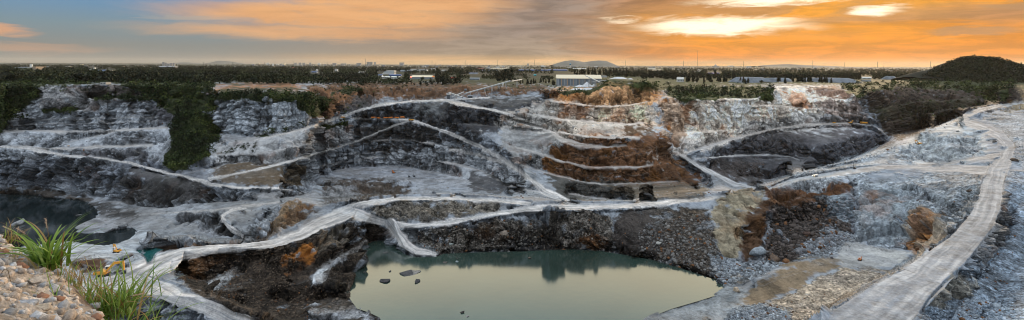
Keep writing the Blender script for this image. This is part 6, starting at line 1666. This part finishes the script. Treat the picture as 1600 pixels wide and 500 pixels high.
# water spout stand in the dark pit
p = surf(373, 497); k_ = p.y/FP
t = thing('pole_marker', 'pale pole with a white top standing in the dark pit near the road', 'pole', p)
MB().cyl((0, 0, -0.5), (0, 0, 11*k_), 0.12, 0.1, 8).build('pole', M_STEEL, t); MB().box((0, 0, 11*k_), (0.5, 0.3, 0.8)).build('head', M_WHITE, t)

# ================================================================== the hill we stand on: stony slope and grass
edge = [(-14, 12.2, -3.3), (-9.6, 9.7, -3.25), (-7.85, 8.45, -3.3), (-6.95, 7.9, -3.35), (-6.1, 7.3, -3.4), (-5.2, 6.7, -3.42), (-4.2, 5.3, -3.0), (-3.0, 4.0, -2.35), (-1.5, 3.0, -1.85), (1, 2.4, -1.6), (5, 2.0, -1.5), (12, 1.5, -1.5), (30, 0, -1.5)]
NU, NV = 520, 360
eu = np.linspace(0, 1, NU); EP = np.array(edge); dd = np.concatenate([[0], np.cumsum(np.linalg.norm(np.diff(EP, axis=0), axis=1))]); dd /= dd[-1]
eu = np.concatenate([np.linspace(0, 0.36, 400), np.linspace(0.36, 1, 121)[1:]]); NU = len(eu)
ex, ey, ez = (np.interp(eu, dd, EP[:, i]) for i in range(3))
tv = np.concatenate([np.linspace(-1, 0, 220), np.linspace(0, 1, 140)[1:]]); NV = len(tv)
out = np.array((0.55, 0.83)); 
U_, V_ = np.meshgrid(np.arange(NU), tv)
EX, EY, EZ = ex[U_.astype(int)], ey[U_.astype(int)], ez[U_.astype(int)]
inside = np.minimum(V_, 0); outside = np.maximum(V_, 0)
GX = EX*(1+inside*0.92)+out[0]*outside*14
GY = EY*(1+inside*0.92)+out[1]*outside*14-inside*(-1.2)
GZ = EZ*(1+inside)+(-1.7)*(-inside)-outside*16-(1-np.exp(-outside*9))*1.2
GZ = GZ+fbm(GX/1.8, GY/1.8, GZ*0, 501, 4)*0.30+fbm(GX*2.2, GY*2.2, GZ*0, 505, 4)*0.11
GZ = GZ*1.0
F1, F2, H = worley(GX*3.2, GY*3.2, GZ*3.2, 511); GZ = GZ+(0.6-F1)*0.10*(0.4+H)
F1, F2, H2 = worley(GX*9, GY*9, GZ*9, 513); GZ = GZ+(0.6-F1)*0.045
gcol = np.array((0.36, 0.295, 0.235))[None, None]*(1+0.6*(H-0.5)+0.5*(H2-0.5)+0.5*fbm(GX*1.2, GY*1.2, GZ*0, 515, 4))[..., None]
gcol = np.where((H > 0.72)[..., None], gcol*np.array((0.95, 1.03, 1.15)), gcol)
brown = sstep(fbm(GX*0.8, GY*0.8, GZ*0, 517, 4)+0.7*(outside > 0.0), 0.05, 0.5)
gcol = gcol*(1-0.7*brown[..., None])+np.array((0.10, 0.055, 0.035))*0.7*brown[..., None]
gcol = np.clip(gcol, 0.02, 0.7)
I = np.arange(NU*NV).reshape(NV, NU); Fq = np.stack([I[:-1, :-1], I[:-1, 1:], I[1:, 1:], I[1:, :-1]], -1).reshape(-1, 4)
def mat_fore():
    m, nt, b, bs = new_mat('stony soil')
    at = nd(nt, 'ShaderNodeAttribute', attribute_name='rock').outputs['Color']; p = pos(nt)
    f = b.noise(p, 9, 8, 0.75)
    c = nd(nt, 'ShaderNodeVectorMath', operation='SCALE'); nt.links.new(at, c.inputs[0]); nt.links.new(b.ss(f, 0.25, 0.75, 0.35, 1.6), c.inputs['Scale'])
    nt.links.new(c.outputs[0], bs.inputs['Base Color']); bs.inputs['Roughness'].default_value = 0.95
    bump(nt, bs, f, 0.08, 1.0); return m
GV = np.stack([GX, GY, GZ+HC], -1)
fo = link('lookout_slope', fast_mesh('lookout_slope', GV.reshape(-1, 3), F4=Fq, mats=(mat_fore(),), colors=gcol.reshape(-1, 3))); fo['kind'] = 'structure'
def fpt(x_, y_):
    k = int(np.argmin(((GX-x_)**2+(GY-y_)**2).ravel())); return Vector(GV.reshape(-1, 3)[k].tolist())
# pebbles
rg = np.random.default_rng(77)
n = 7500; iu = rg.integers(2, 400, n); iv = (219-np.abs(rg.normal(size=n))*70+rg.integers(0, 14, n)).clip(30, 240).astype(int)
P = GV[iv, iu]; sz = 0.007+0.11*rg.random(n)**8
tint = np.where(rg.random((n, 1)) < 0.5, np.array((0.36, 0.30, 0.25)), np.array((0.30, 0.31, 0.33)))*rg.uniform(0.5, 1.4, (n, 1))
tint[rg.random(n) < 0.05] = (0.20, 0.10, 0.06)
m2, nt2, b2, bs2 = new_mat('pebble'); at2 = nd(nt2, 'ShaderNodeAttribute', attribute_name='rock').outputs['Color']; f2_ = b2.noise(pos(nt2), 30, 5, 0.7)
c2 = nd(nt2, 'ShaderNodeVectorMath', operation='SCALE'); nt2.links.new(at2, c2.inputs[0]); nt2.links.new(b2.ss(f2_, 0.25, 0.75, 0.6, 1.35), c2.inputs['Scale']); nt2.links.new(c2.outputs[0], bs2.inputs['Base Color']); bs2.inputs['Roughness'].default_value = 0.9; bump(nt2, bs2, f2_, 0.02, 0.8)
pile('pebbles', 'pinkish and grey pebbles covering the lookout slope', P, sz, np.clip(tint, 0.03, 0.7), m2)
stones = [(12, 432, 26, (0.315,0.270,0.225), 'pale pink stone at the left edge of the lookout'), (34, 418, 22, (0.150,0.083,0.045), 'reddish-brown stone near the crest of the lookout'), (60, 448, 34, (0.300,0.262,0.225), 'broad pinkish slab in the middle of the lookout slope'),
          (75, 437, 20, (0.315,0.315,0.315), 'white-grey stone right of the pinkish slab'), (40, 485, 46, (0.210,0.232,0.270), 'large blue-grey boulder at the bottom of the lookout'), (88, 470, 26, (0.330,0.270,0.210), 'sandy block above the large blue-grey boulder'),
          (10, 470, 24, (0.300,0.255,0.210), 'rounded sandy stone at the lower left edge'), (66, 490, 30, (0.300,0.255,0.203), 'tan boulder at the bottom beside the blue-grey one'), (95, 492, 24, (0.090,0.053,0.034), 'dark red-brown stone at the bottom of the lookout'),
          (20, 452, 18, (0.225,0.240,0.262), 'small grey stone left of the pinkish slab'), (48, 466, 18, (0.180,0.098,0.053), 'rusty stone between the slab and the big boulder'), (6, 405, 22, (0.315,0.285,0.247), 'pale stone high on the crest at the left edge')]
for q, (u, v, wpx, c, lab) in enumerate(stones):
    s_, t_ = st(u, v); d0 = np.abs((GX*FP/GY)-s_)+np.abs((-GZ)*FP/GY-t_); k = int(np.argmin(d0.ravel())); p = Vector(GV.reshape(-1, 3)[k].tolist())
    boulder(0, 0, wpx*0.9, lab, c, seed=q+30, at=p, sink=0.42, flat=0.7, name='lookout_stone')
    bpy.context.scene.collection.objects[-1].data.materials.clear(); bpy.context.scene.collection.objects[-1].data.materials.append(m2)
# grass clumps
def mat_grass(name, c1, c2, c3):
    m, nt, b, bs = new_mat(name); at = nd(nt, 'ShaderNodeAttribute', attribute_name='rock').outputs['Fac']
    nt.links.new(b.ramp(at, [(0, c1), (0.5, c2), (1, c3)]), bs.inputs['Base Color']); bs.inputs['Roughness'].default_value = 0.5
    bs.inputs['Subsurface Weight'].default_value = 0.0; bs.inputs['Specular IOR Level'].default_value = 0.35
    tr = nd(nt, 'ShaderNodeBsdfTranslucent'); nt.links.new(b.ramp(at, [(0, c1), (0.5, c2), (1, c3)]), tr.inputs[0])
    mx = nd(nt, 'ShaderNodeMixShader'); mx.inputs[0].default_value = 0.35; nt.links.new(bs.outputs[0], mx.inputs[1]); nt.links.new(tr.outputs[0], mx.inputs[2])
    nt.links.new(mx.outputs[0], nt.nodes['Material Output'].inputs[0]); return m
M_GR = mat_grass('green blades', (0.03, 0.06, 0.010), (0.09, 0.18, 0.022), (0.21, 0.32, 0.05))
M_DRY = mat_grass('dry blades', (0.12, 0.07, 0.02), (0.30, 0.19, 0.07), (0.42, 0.32, 0.14))
def clump(label, base, n, L_, spread, wid, seed, lean=(0, 0), dry=0.12, name='grass_clump', droop=0.8):
    r = np.random.default_rng(seed)
    t = thing(name, label, 'grass', base)
    for nm, mat, cnt in (('blades', M_GR, int(n*(1-dry))), ('dry_blades', M_DRY, int(n*dry))):
        Vs, Fs, Cs = [], [], []; off = 0
        for q in range(cnt):
            a = r.random()*6.28; ln = L_*r.uniform(0.45, 1.1); b0 = Vector((r.normal()*spread*0.35, r.normal()*spread*0.35, -0.05))
            out_ = r.uniform(0.15, 0.95); d = Vector((math.cos(a)*out_+lean[0], math.sin(a)*out_+lean[1], 1.0)).normalized()
            sd_ = Vector((-math.sin(a), math.cos(a), 0)); w_ = wid*r.uniform(0.6, 1.3); K = 9; pt = b0.copy(); dv = d.copy(); tn = r.random()
            twist = r.normal()*0.5
            for k in range(K+1):
                f = k/K; ww = w_*(1-f)**0.6*min(1, 0.5+f*3)
                s2 = (sd_*math.cos(twist*f)+dv.cross(sd_)*math.sin(twist*f)).normalized()
                mid = pt+dv.cross(s2).normalized()*ww*0.25
                Vs += [pt-s2*ww, mid, pt+s2*ww]; Cs += [np.clip(0.25+0.6*tn+0.25*f+r.normal()*0.03, 0, 1)]*3
                pt = pt+dv*(ln/K); dv = (dv+Vector((math.cos(a)*0.5, math.sin(a)*0.5, -1))*(droop*0.16*(0.3+f*1.5))).normalized()
            for k in range(K):
                o_ = off+k*3; Fs += [(o_, o_+1, o_+4, o_+3), (o_+1, o_+2, o_+5, o_+4)]
            off += (K+1)*3
        if cnt:
            link(nm, fast_mesh(nm, np.array([tuple(v) for v in Vs]), F4=np.array(Fs), mats=(mat,), smooth=True, colors=np.repeat(np.array(Cs)[:, None], 3, 1)), t)
    return t
def fbase(u, v):
    s_, t_ = st(u, v); d0 = np.abs((GX*FP/GY)-s_)+np.abs((-GZ)*FP/GY-t_); k = int(np.argmin(d0.ravel())); return Vector(GV.reshape(-1, 3)[k].tolist())
clump('tall bright green clump of broad blades rising over the dark lake', fbase(82, 425), 75, 0.98, 0.30, 0.027, 1, lean=(0.05, 0), dry=0.05)
clump('wide green clump with long arching blades at the bottom, below the excavator', fbase(150, 492)+Vector((0.1, 0.2, -0.15)), 190, 1.0, 0.75, 0.017, 2, lean=(0.25, 0), dry=0.12)
clump('green clump at the bottom edge left of the wide one', fbase(118, 500)+Vector((0, -0.3, 0)), 80, 0.85, 0.5, 0.016, 3, dry=0.1)
clump('wispy green clump leaning right at the foot of the slope', fbase(185, 500)+Vector((0.2, 0, -0.25)), 60, 0.8, 0.6, 0.010, 4, lean=(0.45, 0), dry=0.15)
clump('brownish dry tuft between the two big green clumps', fbase(112, 455), 150, 0.42, 0.55, 0.006, 5, dry=0.7)
clump('dry straw-coloured tuft at the crest on the far left', fbase(14, 385), 50, 0.55, 0.35, 0.006, 6, lean=(0.2, 0), dry=0.7)
clump('thin dry tuft left of the tall bright clump', fbase(48, 408), 60, 0.5, 0.4, 0.006, 7, lean=(-0.1, 0), dry=0.65)
clump('sparse yellow-green tuft on the stony slope', fbase(78, 475), 16, 0.6, 0.3, 0.012, 8, lean=(-0.5, -0.1), dry=0.1)
clump('short reddish-dry tuft right under the tall bright clump', fbase(98, 438), 110, 0.35, 0.45, 0.006, 9, dry=0.75)
clump('low green tuft spilling over the rusty soil', fbase(135, 470), 90, 0.5, 0.5, 0.008, 10, lean=(0.1, 0), dry=0.4)
# seed heads on long stems
def seedhead(label, base, tip, seed):
    t = thing('seed_stalk', label, 'grass stalk', base); d = tip-base
    b = MB(); pts = [Vector((0, 0, -0.1)), d*0.35+Vector((0, 0, 0.12)), d*0.7+Vector((0, 0, 0.1)), d]
    for a_, b__ in zip(pts[:-1], pts[1:]): b.cyl(a_, b__, 0.004, 0.003, 6)
    b.build('stem', M_DRY, t)
    dr = (pts[3]-pts[2]).normalized(); bb = MB(); r = random.Random(seed)
    for q in range(70):
        c = d+dr*(q/70*0.16-0.02); a_ = r.random()*6.28; bb.cyl(c, c+Vector((math.cos(a_), math.sin(a_), r.uniform(0.2, 1.4))).normalized()*0.022, 0.003, 0.0008, 3)
    bb.build('seed_head', paint('seed head', (0.45, 0.33, 0.24), 0.9) if 'seed head' not in bpy.data.materials else bpy.data.materials['seed head'], t)
def ray(u, v, dist):
    s_, t_ = st(u, v); return Vector((s_*dist/FP, dist, HC-t_*dist/FP))
for q, (bu, bv, tu, tv_, dist, lab) in enumerate(((40, 405, 18, 367, 8.6, 'bent seed stalk with pinkish head at the far left'), (60, 415, 40, 372, 8.4, 'pale seed stalk leaning left over the dark lake'), (84, 425, 76, 362, 8.0, 'straight stalk rising from the tall bright clump'), (180, 480, 214, 468, 6.8, 'short pinkish seed stalk above the wide clump'), (22, 448, 4, 437, 8.0, 'green-yellow seed stalk low at the left edge'))):
    bs_ = fbase(bu, bv); seedhead(lab, bs_, ray(tu, tv_, bs_.y), q)

# ================================================================== evening haze over the whole plain
me = bpy.data.meshes.new('haze'); bb = MB(); bb.box((0, 21000-500, 120), (88000, 45000, 460)); me.from_pydata(bb.v, [], bb.f)
hz = link('haze', me); hz['kind'] = 'stuff'; hz['label'] = 'thin golden evening haze lying over the plain'
mz = bpy.data.materials.new('haze'); mz.use_nodes = True; nz_ = mz.node_tree; nz_.nodes.clear()
pv = nz_.nodes.new('ShaderNodeVolumePrincipled'); pv.inputs['Color'].default_value = (0.95, 0.86, 0.72, 1); pv.inputs['Density'].default_value = 1.3e-5; pv.inputs['Anisotropy'].default_value = 0.35
mo = nz_.nodes.new('ShaderNodeOutputMaterial'); nz_.links.new(pv.outputs[0], mo.inputs['Volume']); me.materials.append(mz)
